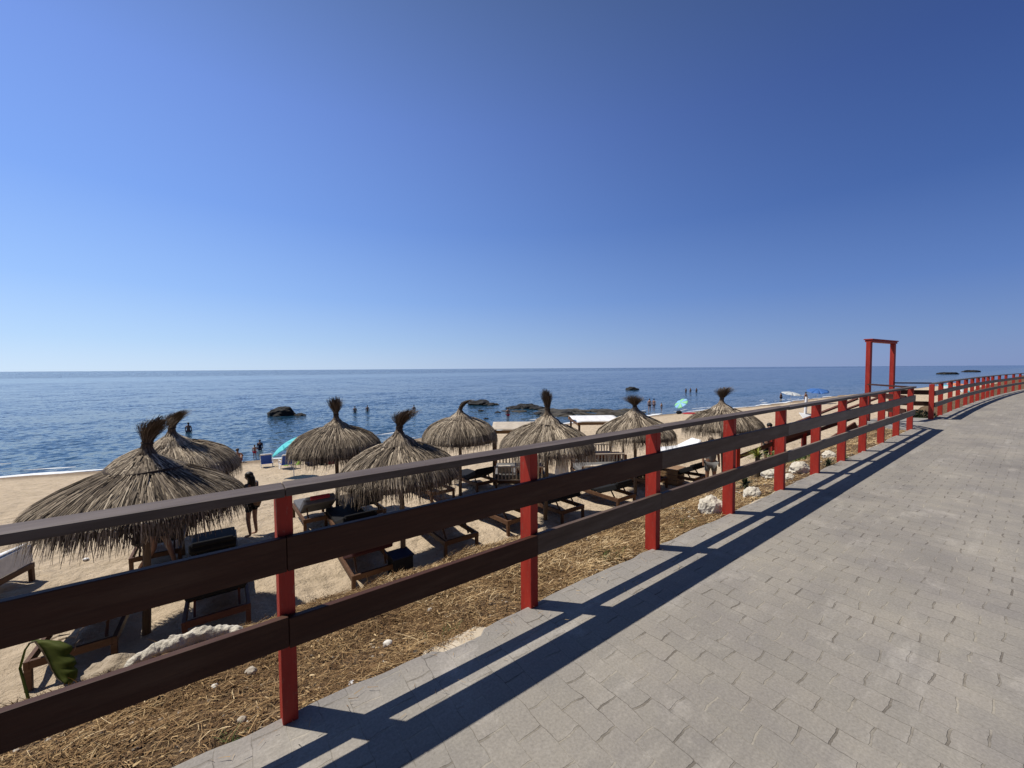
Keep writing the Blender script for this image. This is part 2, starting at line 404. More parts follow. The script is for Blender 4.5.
M['skin'] = mottled('tanned_skin', (0.29, 0.155, 0.10), (0.35, 0.195, 0.13), 5, 0.55, bstr=0.1)
M['skin_dark'] = mottled('deep_tanned_skin', (0.22, 0.115, 0.072), (0.27, 0.145, 0.095), 5, 0.5, bstr=0.1)
M['skin_pale'] = mottled('fair_skin', (0.43, 0.26, 0.18), (0.50, 0.31, 0.22), 5, 0.55, bstr=0.1)
M['hair'] = mottled('black_hair', (0.006, 0.005, 0.005), (0.018, 0.014, 0.012), 40, 0.45, (6, 6, 1), 0.5)
M['hair_brown'] = mottled('brown_hair', (0.03, 0.018, 0.01), (0.06, 0.038, 0.022), 40, 0.5, (6, 6, 1), 0.5)
M['limestone'] = mottled('pale_limestone', (0.46, 0.41, 0.32), (0.70, 0.65, 0.54), 4.5, 0.85, bstr=0.8, bdist=0.03)
M['pebble'] = mottled('beige_stone', (0.33, 0.28, 0.21), (0.52, 0.46, 0.37), 12, 0.85, bstr=0.5, bdist=0.004)
M['white_stone'] = mottled('white_stone', (0.58, 0.54, 0.46), (0.75, 0.71, 0.63), 12, 0.8, bstr=0.4, bdist=0.004)
M['reef'] = mottled('dark_reef_rock', (0.008, 0.008, 0.008), (0.030, 0.028, 0.025), 1.6, 0.75, bstr=0.9, bdist=0.12)
M['reef_brown'] = mottled('weedy_reef_rock', (0.022, 0.020, 0.016), (0.085, 0.075, 0.058), 1.4, 0.85, bstr=0.9, bdist=0.12)
M['concrete'] = mottled('cream_concrete', (0.40, 0.33, 0.235), (0.56, 0.48, 0.36), 9, 0.9, bstr=0.7, bdist=0.01)
M['slab'] = mottled('grey_concrete', (0.22, 0.21, 0.19), (0.30, 0.285, 0.26), 4, 0.85)
M['mound'] = mottled('heaped_sand', (0.30, 0.24, 0.165), (0.42, 0.34, 0.24), 6, 0.95, bstr=0.8, bdist=0.03)
M['straw'] = tone_mat('dry_straw', [(0.0, (0.095, 0.052, 0.024)), (0.4, (0.27, 0.168, 0.078)), (0.75, (0.48, 0.335, 0.165)), (1.0, (0.66, 0.51, 0.30))])
M['gravel'] = tone_mat('small_gravel', [(0.0, (0.16, 0.13, 0.10)), (0.6, (0.38, 0.33, 0.26)), (1.0, (0.66, 0.62, 0.54))])
M['blade_green'] = tone_mat('green_blades', [(0.0, (0.035, 0.060, 0.014)), (0.6, (0.085, 0.125, 0.035)), (1.0, (0.17, 0.20, 0.07))], 0.6)
M['palm_green'] = tone_mat('yellow_green_fronds', [(0.0, (0.06, 0.09, 0.015)), (0.6, (0.20, 0.22, 0.035)), (1.0, (0.36, 0.34, 0.07))], 0.55)
M['shrub_dark'] = tone_mat('dark_shrub_leaves', [(0.0, (0.012, 0.018, 0.010)), (0.6, (0.035, 0.05, 0.022)), (1.0, (0.085, 0.095, 0.05))], 0.7)
M['stem'] = mottled('plant_stem', (0.05, 0.035, 0.02), (0.10, 0.07, 0.04), 9, 0.85)
def leaf_mat():
    m, nt, b = newmat('banana_leaf_green')
    v = coords(nt, 'Object', (3, 40, 3))
    n = noise_tex(nt, v, 1.5, 5, 0.6)
    nt.links.new(ramp(nt, n.outputs[0], [(0.3, (0.070, 0.088, 0.016)), (0.7, (0.150, 0.170, 0.040))]), b.inputs['Base Color'])
    b.inputs['Roughness'].default_value = 0.65
    b.inputs['Specular IOR Level'].default_value = 0.15
    bump(nt, b, n.outputs[0], 0.4, 0.004)
    t = node(nt, 'ShaderNodeBsdfTranslucent'); t.inputs['Color'].default_value = (0.16, 0.22, 0.03, 1)
    mx = node(nt, 'ShaderNodeMixShader'); mx.inputs[0].default_value = 0.5
    out = [x for x in nt.nodes if x.type == 'OUTPUT_MATERIAL'][0]
    nt.links.new(b.outputs[0], mx.inputs[1]); nt.links.new(t.outputs[0], mx.inputs[2]); nt.links.new(mx.outputs[0], out.inputs['Surface'])
    return m
M['leaf'] = leaf_mat()
M['leaf_dry'] = mottled('dry_leaf', (0.20, 0.14, 0.085), (0.36, 0.28, 0.19), 10, 0.8)
M['eye'] = mottled('dark_eye', (0.01, 0.008, 0.006), (0.02, 0.015, 0.01), 5, 0.2, bstr=0)

# ------------------------------------------------------------------ mesh helpers
class MB:
    def __init__(self):
        self.v, self.f, self.tone = [], [], []
    def add(self, verts, faces, tone=None):
        k = len(self.v)
        self.v.extend([tuple(p) for p in verts]); self.f.extend([tuple(i + k for i in q) for q in faces])
        self.tone.extend([tone if tone is not None else 0.5] * len(verts))
        return self
    def box(self, c, size, rot=None):
        hx, hy, hz = (x / 2 for x in size)
        pts = [Vector((sx * hx, sy * hy, sz * hz)) for sz in (-1, 1) for sy in (-1, 1) for sx in (-1, 1)]
        if rot is not None: pts = [rot @ p for p in pts]
        c = Vector(c)
        return self.add([p + c for p in pts], [(0, 2, 3, 1), (4, 5, 7, 6), (0, 1, 5, 4), (2, 6, 7, 3), (0, 4, 6, 2), (1, 3, 7, 5)])
    def bar(self, a, b, w, h, up=(0, 0, 1)):
        """box from a to b, w across, h along up"""
        a, b = Vector(a), Vector(b); d = (b - a); L = d.length; d.normalize()
        upv = Vector(up); side = d.cross(upv).normalized(); u2 = side.cross(d).normalized()
        rot = Matrix((d, side, u2)).transposed()
        return self.box((a + b) / 2, (L, w, h), rot)
    def tube(self, pts, radii, n=10, cap=True, tone=None):
        pts = [Vector(p) for p in pts]
        if isinstance(radii, (int, float)): radii = [radii] * len(pts)
        rings = []; ref = None
        for i, p in enumerate(pts):
            d = (pts[min(i + 1, len(pts) - 1)] - pts[max(i - 1, 0)]).normalized()
            if ref is None: ref = d.orthogonal().normalized()
            ref = (ref - d * ref.dot(d)).normalized(); b2 = d.cross(ref)
            rings.append([p + (ref * math.cos(2 * math.pi * k / n) + b2 * math.sin(2 * math.pi * k / n)) * radii[i] for k in range(n)])
        vs = [p for r in rings for p in r]
        fs = [(i * n + k, i * n + (k + 1) % n, (i + 1) * n + (k + 1) % n, (i + 1) * n + k) for i in range(len(pts) - 1) for k in range(n)]
        if cap: fs += [tuple(range(n))[::-1], tuple((len(pts) - 1) * n + k for k in range(n))]
        return self.add(vs, fs, tone)
    def lathe(self, prof, n=28, c=(0, 0, 0), jit=0.0, tone=None):
        vs = []; c = Vector(c)
        for r, z in prof:
            for k in range(n):
                a = 2 * math.pi * k / n; rr = r * (1 + random.uniform(-jit, jit))
                vs.append(c + Vector((rr * math.cos(a), rr * math.sin(a), z)))
        fs = [(i * n + k, i * n + (k + 1) % n, (i + 1) * n + (k + 1) % n, (i + 1) * n + k) for i in range(len(prof) - 1) for k in range(n)]
        return self.add(vs, fs, tone)
    def blob(self, c, rad, seed=0, amp=0.25, freq=1.3, sub=3, rot=None, flat=None, tone=None):
        bm = bmesh.new(); bmesh.ops.create_icosphere(bm, subdivisions=sub, radius=1.0)
        off = Vector((seed * 3.7, seed * 1.3, seed * 7.1)); c = Vector(c); vs = []
        for v in bm.verts:
            p = v.co.copy()
            k = 1 + amp * (mnoise.noise(p * freq + off) + 0.5 * mnoise.noise(p * freq * 2.3 + off) + 0.3 * mnoise.noise(p * freq * 5.1 + off))
            p = Vector((p.x * rad[0], p.y * rad[1], p.z * rad[2])) * k
            if flat is not None and p.z < flat: p.z = flat
            if rot is not None: p = rot @ p
            vs.append(p + c)
        fs = [tuple(x.index for x in f.verts) for f in bm.faces]; bm.free()
        return self.add(vs, fs, tone)
    def ribbon(self, pts, side, w0, w1, tone):
        n = len(pts); vs = []
        for i, p in enumerate(pts):
            w = (w0 + (w1 - w0) * i / (n - 1)) * 0.5
            vs += [p - side * w, p + side * w]
        return self.add(vs, [(2 * i, 2 * i + 1, 2 * i + 3, 2 * i + 2) for i in range(n - 1)], tone)
    def build(self, name, mat, parent=None, smooth=False, bevel=0.0, tone=False, loc=None, rot=None):
        me = bpy.data.meshes.new(name)
        me.from_pydata(self.v, [], self.f); me.update()
        me.materials.append(mat)
        if tone:
            a = me.attributes.new('tone', 'FLOAT', 'POINT'); a.data.foreach_set('value', np.array(self.tone, dtype=np.float32))
        if smooth: me.polygons.foreach_set('use_smooth', [True] * len(me.polygons))
        o = bpy.data.objects.new(name, me); COL.objects.link(o)
        if loc is not None: o.location = loc
        if rot is not None: o.rotation_euler = rot
        if parent is not None: o.parent = parent
        if bevel:
            b = o.modifiers.new('bevel', 'BEVEL'); b.width = bevel; b.segments = 2; b.limit_method = 'ANGLE'
        return o
def empty(name, loc, rz=0.0, label=None, cat=None, group=None):
    o = bpy.data.objects.new(name, None); COL.objects.link(o)
    o.location = loc; o.rotation_euler = (0, 0, rz); o.empty_display_size = 0.2
    return tag(o, label, cat, group)
def tag(o, label=None, cat=None, group=None, kind=None):
    if label: o['label'] = label
    if cat: o['category'] = cat
    if group: o['group'] = group
    if kind: o['kind'] = kind
    return o
def copy_tree(o, parent=None):
    c = o.copy(); COL.objects.link(c)
    if parent is not None: c.parent = parent
    for ch in list(o.children): copy_tree(ch, c)
    return c

# ------------------------------------------------------------------ setting: beach, walkway, sea
def axis(parts):
    out = []
    for a, b, d in parts: out += list(np.arange(a, b, d))
    return np.array(out + [parts[-1][1]])
ss = axis([(-300, -20, 70), (-20, -0.4, 4.9), (-0.4, 4.5, 0.07), (4.5, 13, 0.12), (13, 36, 0.35), (36, 80, 6)])
tt = axis([(-220, -40, 30), (-40, -9, 0.6), (-9, 13, 0.11), (13, 40, 0.3), (40, 110, 1.0), (110, 400, 40)])
Tg, Sg = np.meshgrid(tt, ss)
Hg = height(Tg, Sg)
verts = np.stack([Tg.ravel(), Sg.ravel(), Hg.ravel()], 1)
nt_, ns_ = len(tt), len(ss)
idx = np.arange(nt_ * ns_).reshape(ns_, nt_)
faces = np.stack([idx[:-1, :-1].ravel(), idx[:-1, 1:].ravel(), idx[1:, 1:].ravel(), idx[1:, :-1].ravel()], 1)
me = bpy.data.meshes.new('terrain'); me.from_pydata(verts.tolist(), [], faces.tolist()); me.materials.append(M['ground'])
me.polygons.foreach_set('use_smooth', [True] * len(me.polygons))
ter = bpy.data.objects.new('terrain', me); COL.objects.link(ter)
ter.location = (O.x, O.y, 0); ter.rotation_euler = (0, 0, ANG); tag(ter, kind='structure')

mb = MB(); mb.add([(-60000, -60000, 0), (60000, -60000, 0), (60000, 60000, 0), (-60000, 60000, 0)], [(0, 1, 2, 3)])
sea = mb.build('sea', M['sea'], loc=(O.x, O.y, SEA_Z), rot=(0, 0, ANG)); tag(sea, kind='structure')

# walkway edge: straight along the first fence, then easing to the right
SECOND = [(934.5, 418), (943.3, 415.8), (952.7, 412), (960.2, 409), (967.8, 406.8), (974, 405), (979.5, 402.3), (985, 400.2),
          (989.4, 398.6), (994, 396.9), (1000.5, 394.4), (1007, 392.6), (1014.5, 390.9), (1021, 390.0), (1027, 389.2), (1033, 388.6)]
p2 = [to_ts(*at(px, py, 0.0).xy) for px, py in SECOND]
ts2 = np.array(p2)
fit = np.polyfit(ts2[:, 0] - 17.9, ts2[:, 1], 2)
def edge_s(t):
    t = np.asarray(t, float)
    k = np.clip(t - 17.9, 0, None)
    return np.where(t > 17.9, -0.012 * k ** 2 * np.clip(1.0, 0, 1), 0.0) if FITLESS else np.where(t > 17.9, fit[0] * k ** 2 + min(fit[1], 0) * k, 0.0)
FITLESS = False
def walkway():
    m = MB()
    tv = list(np.arange(-8, 16, 0.05)) + list(np.arange(16, 60, 0.4))
    rows = []
    for t in tv:
        j = float(vnoise(t * 6.5, 0.3, 21)) * 0.055 + float(vnoise(t * 1.4, 0.7, 22)) * 0.06
        if 0.75 < t < 1.05: j -= 0.07
        e = float(edge_s(t)) + 0.045 + j * 0.6
        rows.append([(t, e, -0.16), (t, e, -0.006), (t, e - 0.012, 0.0), (t, e - 3.0, 0.0), (t, e - 7.0, 0.0)])
    vs = [p for r in rows for p in r]
    fs = [(i * 5 + k, i * 5 + k + 1, (i + 1) * 5 + k + 1, (i + 1) * 5 + k) for i in range(len(rows) - 1) for k in range(4)]
    m.add(vs, [q[::-1] for q in fs])
    o = m.build('walkway', M['paving'], loc=(O.x, O.y, 0), rot=(0, 0, ANG)); tag(o, kind='structure')
walkway()
# concrete bedding that shows along the broken edge
m = MB(); random.seed(3)
prev = None; vs = []; fs = []
for i, t in enumerate(np.arange(-2.5, 14.6, 0.06)):
    w = 0.045 + 0.07 * max(0, float(vnoise(t * 3.1, 1.5, 31)) + 0.25) + (0.06 if 0.72 < t < 1.15 else 0)
    e = float(edge_s(t)) + 0.01
    z = -0.03 + 0.03 * float(vnoise(t * 7, 0.5, 32))
    vs += [(t, e, z), (t, e + w, z - 0.012), (t, e + w + 0.03, z - 0.13)]
for i in range(len(vs) // 3 - 1):
    for k in (0, 1): fs.append((i * 3 + k, (i + 1) * 3 + k, (i + 1) * 3 + k + 1, i * 3 + k + 1))
m.add(vs, fs)
tag(m.build('kerb_bedding', M['concrete'], loc=(O.x, O.y, 0), rot=(0, 0, ANG)), kind='structure')

# foam along the water line
def shore_s(t):
    s = np.linspace(14, 40, 261); h = height(np.full_like(s, t), s)
    k = np.argmax(h < SEA_Z + 0.01); return s[k]
m = MB()
tv = np.arange(-45, 95, 0.4)
base = np.array([shore_s(t) for t in tv]); base = np.convolve(np.pad(base, 4, 'edge'), np.ones(9) / 9, 'valid')
for off, wmax, k, thr in ((0.10, 0.75, 41, -0.24), (1.9, 0.30, 42, 0.12), (4.4, 0.3, 43, 0.22)):
    w = np.clip((vnoise(tv * 0.33, k, k) + vnoise(tv * 1.1, k, k + 1) * 0.5 - thr) * 1.3, 0, 1) * wmax
    o_ = off + vnoise(tv * 0.25, 3.3, k + 5) * 1.1
    for i in range(len(tv) - 1):
        if w[i] < 0.03 and w[i + 1] < 0.03: continue
        a, b = base[i] + o_[i], base[i + 1] + o_[i + 1]
        zt = SEA_Z + 0.03
        m.add([(tv[i], a - w[i] / 2, zt), (tv[i + 1], b - w[i + 1] / 2, zt), (tv[i + 1], b + w[i + 1] / 2, zt + 0.03), (tv[i], a + w[i] / 2, zt + 0.03)], [(0, 1, 2, 3)])
tag(m.build('sea_foam', M['foam'], loc=(O.x, O.y, 0), rot=(0, 0, ANG)), kind='stuff')

# ------------------------------------------------------------------ fences
POST_T = [x + 0.06 for x in (-1.45, -0.045, 1.4375, 2.89, 4.35, 5.79, 7.16, 8.48, 9.8, 11.24, 12.68, 14.25)]
PW, PD = 0.065, 0.115
def post(parent, t, s0=None, h=1.081, z0=-0.3, ang=ANG, p=None):
    """a red post; local origin at its foot"""
    m = MB(); m.box((0, PD / 2, h / 2 + z0 / 2), (PW, PD, h - z0))
    loc = st(t, s0) if p is None else p
    return m.build('post', M['red'], parent, bevel=0.004, loc=loc, rot=(0, 0, ang + random.uniform(-0.02, 0.02)))
def plank(parent, name, a, b, thick, high, mat, z):
    """board from a to b (plan points), centred in height at z, standing on edge or lying flat"""
    a, b = Vector((a[0], a[1])), Vector((b[0], b[1]))
    d = b - a; m = MB(); m.box((0, 0, 0), (d.length - 0.002, thick, high))
    c = (a + b) / 2
    return m.build(name, mat, parent, bevel=0.004, loc=(c.x, c.y, z), rot=(random.uniform(-0.01, 0.01), random.uniform(-0.0015, 0.0015), math.atan2(d.y, d.x)))
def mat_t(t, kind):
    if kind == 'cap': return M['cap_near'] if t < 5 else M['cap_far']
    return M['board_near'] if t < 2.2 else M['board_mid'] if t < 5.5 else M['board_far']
random.seed(11)
fence = empty('wooden_fence', (0, 0, 0), 0, 'long red post fence with brown plank rails and shadow along the near paved walkway', 'fence')
for t in POST_T: post(fence, t, float(edge_s(t)))
def rails(parent, cuts, name, z, thick, high, off, kind, t_extra=(0, 0)):
    for i in range(len(cuts) - 1):
        a, b = cuts[i], cuts[i + 1]
        plank(parent, name, st(a, off).xy, st(b, off).xy, thick, high, mat_t((a + b) / 2, kind), z + random.uniform(-0.004, 0.004))
CAP_CUT = [-3.2, 0.015, 2.95, 5.85, 8.54, 11.30, 14.35]
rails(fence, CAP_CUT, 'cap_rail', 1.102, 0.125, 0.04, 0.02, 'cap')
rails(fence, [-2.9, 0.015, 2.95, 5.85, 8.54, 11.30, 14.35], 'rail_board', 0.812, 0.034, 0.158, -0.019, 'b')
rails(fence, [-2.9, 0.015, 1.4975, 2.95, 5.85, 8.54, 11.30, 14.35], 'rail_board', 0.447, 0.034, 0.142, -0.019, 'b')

# beyond the gap the fence runs on, easing to the right
fence2 = empty('wooden_fence', (0, 0, 0), 0, 'distant red post fence with grey rails curving away beyond the gap', 'fence')
def t_at_bearing(px):
    lo, hi = 15.0, 60.0; d = ray(px, 390)
    for _ in range(40):
        m_ = (lo + hi) / 2; p = st(m_, float(edge_s(m_)))
        if p.x / p.y < d.x / d.y: lo = m_
        else: hi = m_
    return lo
tpos = [t_at_bearing(px) for px, _ in SECOND]
pts2 = [(t, float(edge_s(t))) for t in tpos]
for i, (t, s) in enumerate(pts2):
    sl = (float(edge_s(t + .1)) - float(edge_s(t - .1))) / .2
    post(fence2, t, s, ang=ANG + math.atan(sl))
for i in range(0, len(pts2) - 1, 2):
    a = st(*pts2[i]); b = st(*pts2[min(i + 2, len(pts2) - 1)])
    n2 = Vector((b.y - a.y, a.x - b.x)).normalized()
    for nm, z, th, hi, off, mk in (('cap_rail', 1.102, 0.125, 0.04, -0.02, 'cap_far'), ('rail_board', 0.805, 0.034, 0.148, 0.019, 'board_far'), ('rail_board', 0.447, 0.034, 0.142, 0.019, 'board_far')):
        plank(fence2, nm, a.xy + n2 * off, b.xy + n2 * off, th, hi, M[mk], z)

# gateway at the head of the beach stairs
GL, GR = Vector((10.83, 12.0, 0)), Vector((12.42, 12.9, 0))
gate = empty('stair_gateway', (GL + GR) / 2, 0, 'tall red timber gateway of two posts and a lintel above the beach stairs', 'gateway')
mid = (GL + GR) / 2
ga = math.atan2((GR - GL).y, (GR - GL).x)
for p, top in ((GL, 2.38), (GR, 2.37)):
    m = MB(); m.box((0, 0, (top - 0.7) / 2), (0.14, 0.11, top + 0.7))
    m.build('gate_post', M['red'], gate, bevel=0.006, loc=p - mid, rot=(0, 0, ga))
d = (GR - GL).normalized()
m = MB(); m.bar(GL - d * 0.07 - mid + Vector((0, 0, 2.412)), GR + d * 0.07 - mid + Vector((0, 0, 2.402)), 0.17, 0.06)
m.build('lintel', M['red'], gate, bevel=0.006)
m = MB(); m.bar(GL - d * 0.09 - mid + Vector((0, 0, 2.461)), GR + d * 0.09 - mid + Vector((0, 0, 2.451)), 0.22, 0.032)
m.build('lintel_cap', M['red'], gate, bevel=0.004)

# side rails from the gap to the gateway
for (t, g, lab) in ((14.25, GL, 'short railing on the near side of the gap leading out to the gateway'), (17.94, GR, 'short dark railing on the far side of the gap leading out to the gateway')):
    r_ = empty('gap_railing', st(t, 0.1), 0, lab, 'railing'); a = st(t, 0.13); b = Vector((g.x, g.y, 0)); dd = (b - a).normalized(); b = b - dd * 0.08
    o_ = r_.location
    for nm, z, w, h_, mk in (('cap_rail', 1.102, 0.12, 0.04, 'board_near'), ('rail_board', 0.805, 0.034, 0.145, 'board_near'), ('rail_board', 0.447, 0.034, 0.14, 'board_near')):
        plank(r_, nm, (a - o_).xy, (b - o_).xy, w, h_, M[mk], z)
# landing
m = MB()
q = [st(14.32, 0.03), st(17.86, 0.03), GR + Vector((0.1, 0.15, 0)), GL + Vector((-0.15, 0.05, 0))]
m.add([(p.x, p.y, z) for z in (-0.18, -0.012) for p in q], [(3, 2, 1, 0), (4, 5, 6, 7), (0, 1, 5, 4), (1, 2, 6, 5), (2, 3, 7, 6), (3, 0, 4, 7)])
tag(m.build('stair_landing', M['slab']), 'grey concrete landing in the fence gap under the gateway', 'landing')
# stairs down to the sand
stairs = empty('beach_stairs', GL, 0, 'timber stairs with red railing posts going down from the gateway to the sand', 'stairs')
L0, L1 = Vector((10.55, 12.05, 0)), Vector((6.75, 11.75, 0))
R0, R1 = Vector((12.2, 12.98, 0)), Vector((8.75, 13.25, 0))
zb = min(gz(L1.x, L1.y), gz(R1.x, R1.y)) + 0.05
NS = 12
for i in range(NS):
    f0, f1 = i / NS, (i + 1) / NS
    z = -0.03 + (zb + 0.03) * (i + 1) / NS
    a0, a1 = L0.lerp(L1, f0), L0.lerp(L1, f1 + 0.01); b0, b1 = R0.lerp(R1, f0), R0.lerp(R1, f1 + 0.01)
    m = MB(); m.add([(p.x - GL.x, p.y - GL.y, zz) for zz in (z - 0.05, z) for p in (a0, a1, b1, b0)], [(3, 2, 1, 0), (4, 5, 6, 7), (0, 1, 5, 4), (1, 2, 6, 5), (2, 3, 7, 6), (3, 0, 4, 7)])
    m.build('tread', M['board_mid'], stairs)
for (p0, p1) in ((L0, L1), (R0, R1)):
    m = MB(); m.bar(p0 - GL + Vector((0, 0, -0.16)), p1 - GL + Vector((0, 0, zb - 0.10)), 0.05, 0.24); m.build('stringer', M['teak_red'], stairs)
    for dz, w, h_ in ((0.66, 0.10, 0.05), (0.30, 0.035, 0.12)):
        m = MB(); m.bar(p0 - GL + Vector((0, 0, dz)), p1 - GL + Vector((0, 0, zb + dz + 0.92)), w, h_); m.build('handrail', M['teak_red'], stairs, bevel=0.004)
    for f in (0.36, 0.7, 1.0):
        p = p0.lerp(p1, f); z = zb * f
        tp = 0.70 + (zb + 0.92) * f; m = MB(); m.box((p.x - GL.x, p.y - GL.y, (tp + z - 0.4) / 2), (0.11, 0.11, tp - z + 0.4)); m.build('post', M['red'], stairs, bevel=0.004)

# ------------------------------------------------------------------ thatched parasols
PROF = [(0.06, 2.86), (0.13, 2.73), (0.24, 2.645), (0.40, 2.575), (0.65, 2.49), (0.90, 2.365), (1.10, 2.18), (1.23, 1.95)]
def prof_at(r, dome):
    rs = [p[0] for p in PROF]; zs = [p[1] for p in PROF]
    z = float(np.interp(r, rs, zs))
    cone = 2.62 - (r - 0.2) * (0.60 if dome > 0.45 else 0.50)
    return z * dome + min(cone, 2.75) * (1 - dome) if r > 0.3 else z
def thatch_parasol(loc, label, R=1.25, seed=1, dome=1.0, lean=(0.1, 0.0), knot=1.0, cap_r=0.37, bushy=1.0, hang=0.36, n_str=4200):
    rnd = random.Random(seed)
    k = R / 1.25
    tsh = rnd.uniform(-0.10, 0.08); tilt_ = (rnd.uniform(-.035, .035), rnd.uniform(-.035, .035))
    root = empty('thatched_parasol', loc, rnd.uniform(0, 6), label, 'beach parasol', 'thatched parasols on the sand')
    root.rotation_euler[0], root.rotation_euler[1] = tilt_
    m = MB(); pts = [(0.01 * math.sin(z * 2 + seed), 0.012 * math.cos(z * 3), z) for z in (-0.3, 0.5, 1.2, 1.9, 2.6)]
    m.tube(pts, [0.056, 0.054, 0.05, 0.048, 0.045], 10); m.build('pole', M['pole'], root, smooth=True)
    m = MB()
    for a in range(8):
        aa = a * math.pi / 4; c, s = math.cos(aa), math.sin(aa)
        m.tube([(0.04 * c, 0.04 * s, 2.42), (0.6 * k * c, 0.6 * k * s, prof_at(0.6, dome) - 0.11), (1.1 * k * c, 1.1 * k * s, prof_at(1.1, dome) - 0.10)], 0.016, 6)
    m.build('rib_frame', M['pole'], root)
    def strand(mb, r0, ang, length, tone, w, droop=0.0, lift=0.015, nseg=4, yaw=0.0):
        pts = []; r = r0; z = prof_at(r0, dome) + lift; a = ang; step = length / nseg
        hanging = False
        for i in range(nseg + 1):
            pts.append(Vector((r * k * math.cos(a), r * k * math.sin(a), z)))
            zr = prof_at(min(r + 0.03, 1.3), dome) - prof_at(r, dome); sl = Vector((0.03, zr)).normalized()
            if r > 1.19: sl = Vector((0.10 + 0.9 * max(0, 0.5 - dome) + rnd.uniform(-0.05, 0.10), -1)).normalized()
            sl = (sl + Vector((0.0, -droop * i / nseg))).normalized()
            r += sl.x * step / k; z += sl.y * step; a += yaw * step
            if r <= 1.19: z = max(z, prof_at(r, dome) + lift * 0.6)
        side = Vector((-math.sin(ang), math.cos(ang), 0)); side.rotate(Matrix.Rotation(rnd.uniform(-0.7, 0.7), 3, Vector((math.cos(ang), math.sin(ang), 0))))
        mb.ribbon(pts, side, w, w * 0.25, tone)
    m = MB()
    inner = [(r * k, prof_at(r, dome) - 0.03) for r in (0.1, 0.3, 0.5, 0.75, 0.98, 1.12, 1.2)] + [(1.205 * k, prof_at(1.2, dome) - 0.12)]
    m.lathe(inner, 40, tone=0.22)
    def tone(ang, base=0.5):
        cl = 0.5 + 0.5 * mnoise.noise(Vector((math.cos(ang) * 7, math.sin(ang) * 7, seed * 2.1)))
        return min(1, max(0, base + tsh + (cl - 0.5) * 0.6 + rnd.gauss(0, 0.22)))
    for i in range(n_str):
        r0 = 0.30 + 0.86 * math.sqrt(rnd.random())
        an = rnd.uniform(0, 2 * math.pi)
        strand(m, r0, an, rnd.uniform(0.28, 0.55), tone(an, 0.56), rnd.uniform(0.010, 0.024), lift=rnd.uniform(0.002, 0.04), yaw=rnd.gauss(0, 0.10))
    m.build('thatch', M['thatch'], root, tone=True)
    m = MB()
    for i in range(int(n_str * 0.42)):
        an = rnd.uniform(0, 2 * math.pi)
        clump = 0.75 + 1.1 * mnoise.noise(Vector((math.cos(an) * 6, math.sin(an) * 6, seed * 5.3)))
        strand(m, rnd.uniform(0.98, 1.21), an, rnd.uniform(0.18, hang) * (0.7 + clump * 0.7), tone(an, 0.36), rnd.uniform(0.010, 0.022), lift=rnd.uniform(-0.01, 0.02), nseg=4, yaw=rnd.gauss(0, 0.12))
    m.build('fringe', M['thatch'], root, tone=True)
    # upper tier
    m = MB()
    m.lathe([(0.05 * k, 2.90), (0.13 * k, 2.755), (0.3 * k, 2.645), (cap_r * k, 2.555)], 28, tone=0.45)
    for i in range(700):
        an = rnd.uniform(0, 2 * math.pi); r0 = 0.08 + (cap_r - 0.14) * math.sqrt(rnd.random()); r1 = min(r0 + rnd.uniform(0.1, 0.25), cap_r + rnd.uniform(0, 0.05))
        pts = []
        for f in (0, .5, 1):
            r = r0 + (r1 - r0) * f; z = float(np.interp(r, [0.05, 0.13, 0.3, cap_r, cap_r + 0.06], [2.90, 2.755, 2.645, 2.555, 2.50])) + rnd.uniform(0.004, 0.02)
            pts.append(Vector((r * k * math.cos(an), r * k * math.sin(an), z)))
        m.ribbon(pts, Vector((-math.sin(an), math.cos(an), 0)), 0.02, 0.008, tone(an, 0.6))
    m.build('upper_tier', M['thatch'], root, tone=True)
    m = MB(); ring = [(cap_r * k * 1.0 * math.cos(a), cap_r * k * 1.0 * math.sin(a), 2.552 + 0.012 * math.sin(3 * a + seed)) for a in np.linspace(0, 2 * math.pi, 37)]
    m.tube(ring, 0.020, 6, cap=False); m.build('binding_ring', M['rope'], root)
    # top knot: a tied sheaf flaring upwards and leaning over
    m = MB(); lx, ly = lean
    Hk = 0.62 * knot
    rz = -root.rotation_euler.z
    lx, ly = lx * math.cos(rz) - ly * math.sin(rz), lx * math.sin(rz) + ly * math.cos(rz)
    def axis_at(f):
        return Vector((lx * f ** 2, ly * f ** 2, 2.76 + Hk * f - 0.22 * Hk * (abs(lx) + abs(ly)) * f ** 3 * 2))
    m.tube([axis_at(f) for f in (0, .2, .4, .6, .75)], [0.10, 0.058, 0.046, 0.06, 0.04], 10, tone=0.25)
    for i in range(620):
        an = rnd.uniform(0, 2 * math.pi); rr = math.sqrt(rnd.random()); flare = rnd.uniform(0.4, 1.35) * bushy; f1 = 1.12 - 0.42 * rr * rr + rnd.gauss(0, 0.08)
        pts = []
        for f in np.linspace(0, f1, 6):
            rad = float(np.interp(f, [0, .15, .35, .6, .85, 1.1], [0.12, 0.068, 0.052, 0.11, 0.20, 0.24])) * (0.35 + 0.75 * rr) * (flare if f > .5 else 1)
            pts.append(axis_at(f) + Vector((rad * math.cos(an) + rnd.gauss(0, .014) * f, rad * math.sin(an) + rnd.gauss(0, .014) * f, rnd.gauss(0, .012) * f - 0.05 * flare * max(0, f - .8))))
        m.ribbon(pts, Vector((-math.sin(an), math.cos(an), 0)), 0.014, 0.006, min(1, max(0, rnd.gauss(0.42, 0.2))))
    m.build('topknot', M['thatch_dark'], root, tone=True)
    m = MB(); m.tube([axis_at(.30) + Vector((0.068 * math.cos(a), 0.068 * math.sin(a), 0.01 * math.sin(a))) for a in np.linspace(0, 2 * math.pi, 17)], 0.012, 6, cap=False)
    m.build('binding_cord', M['rope'], root)
    return root
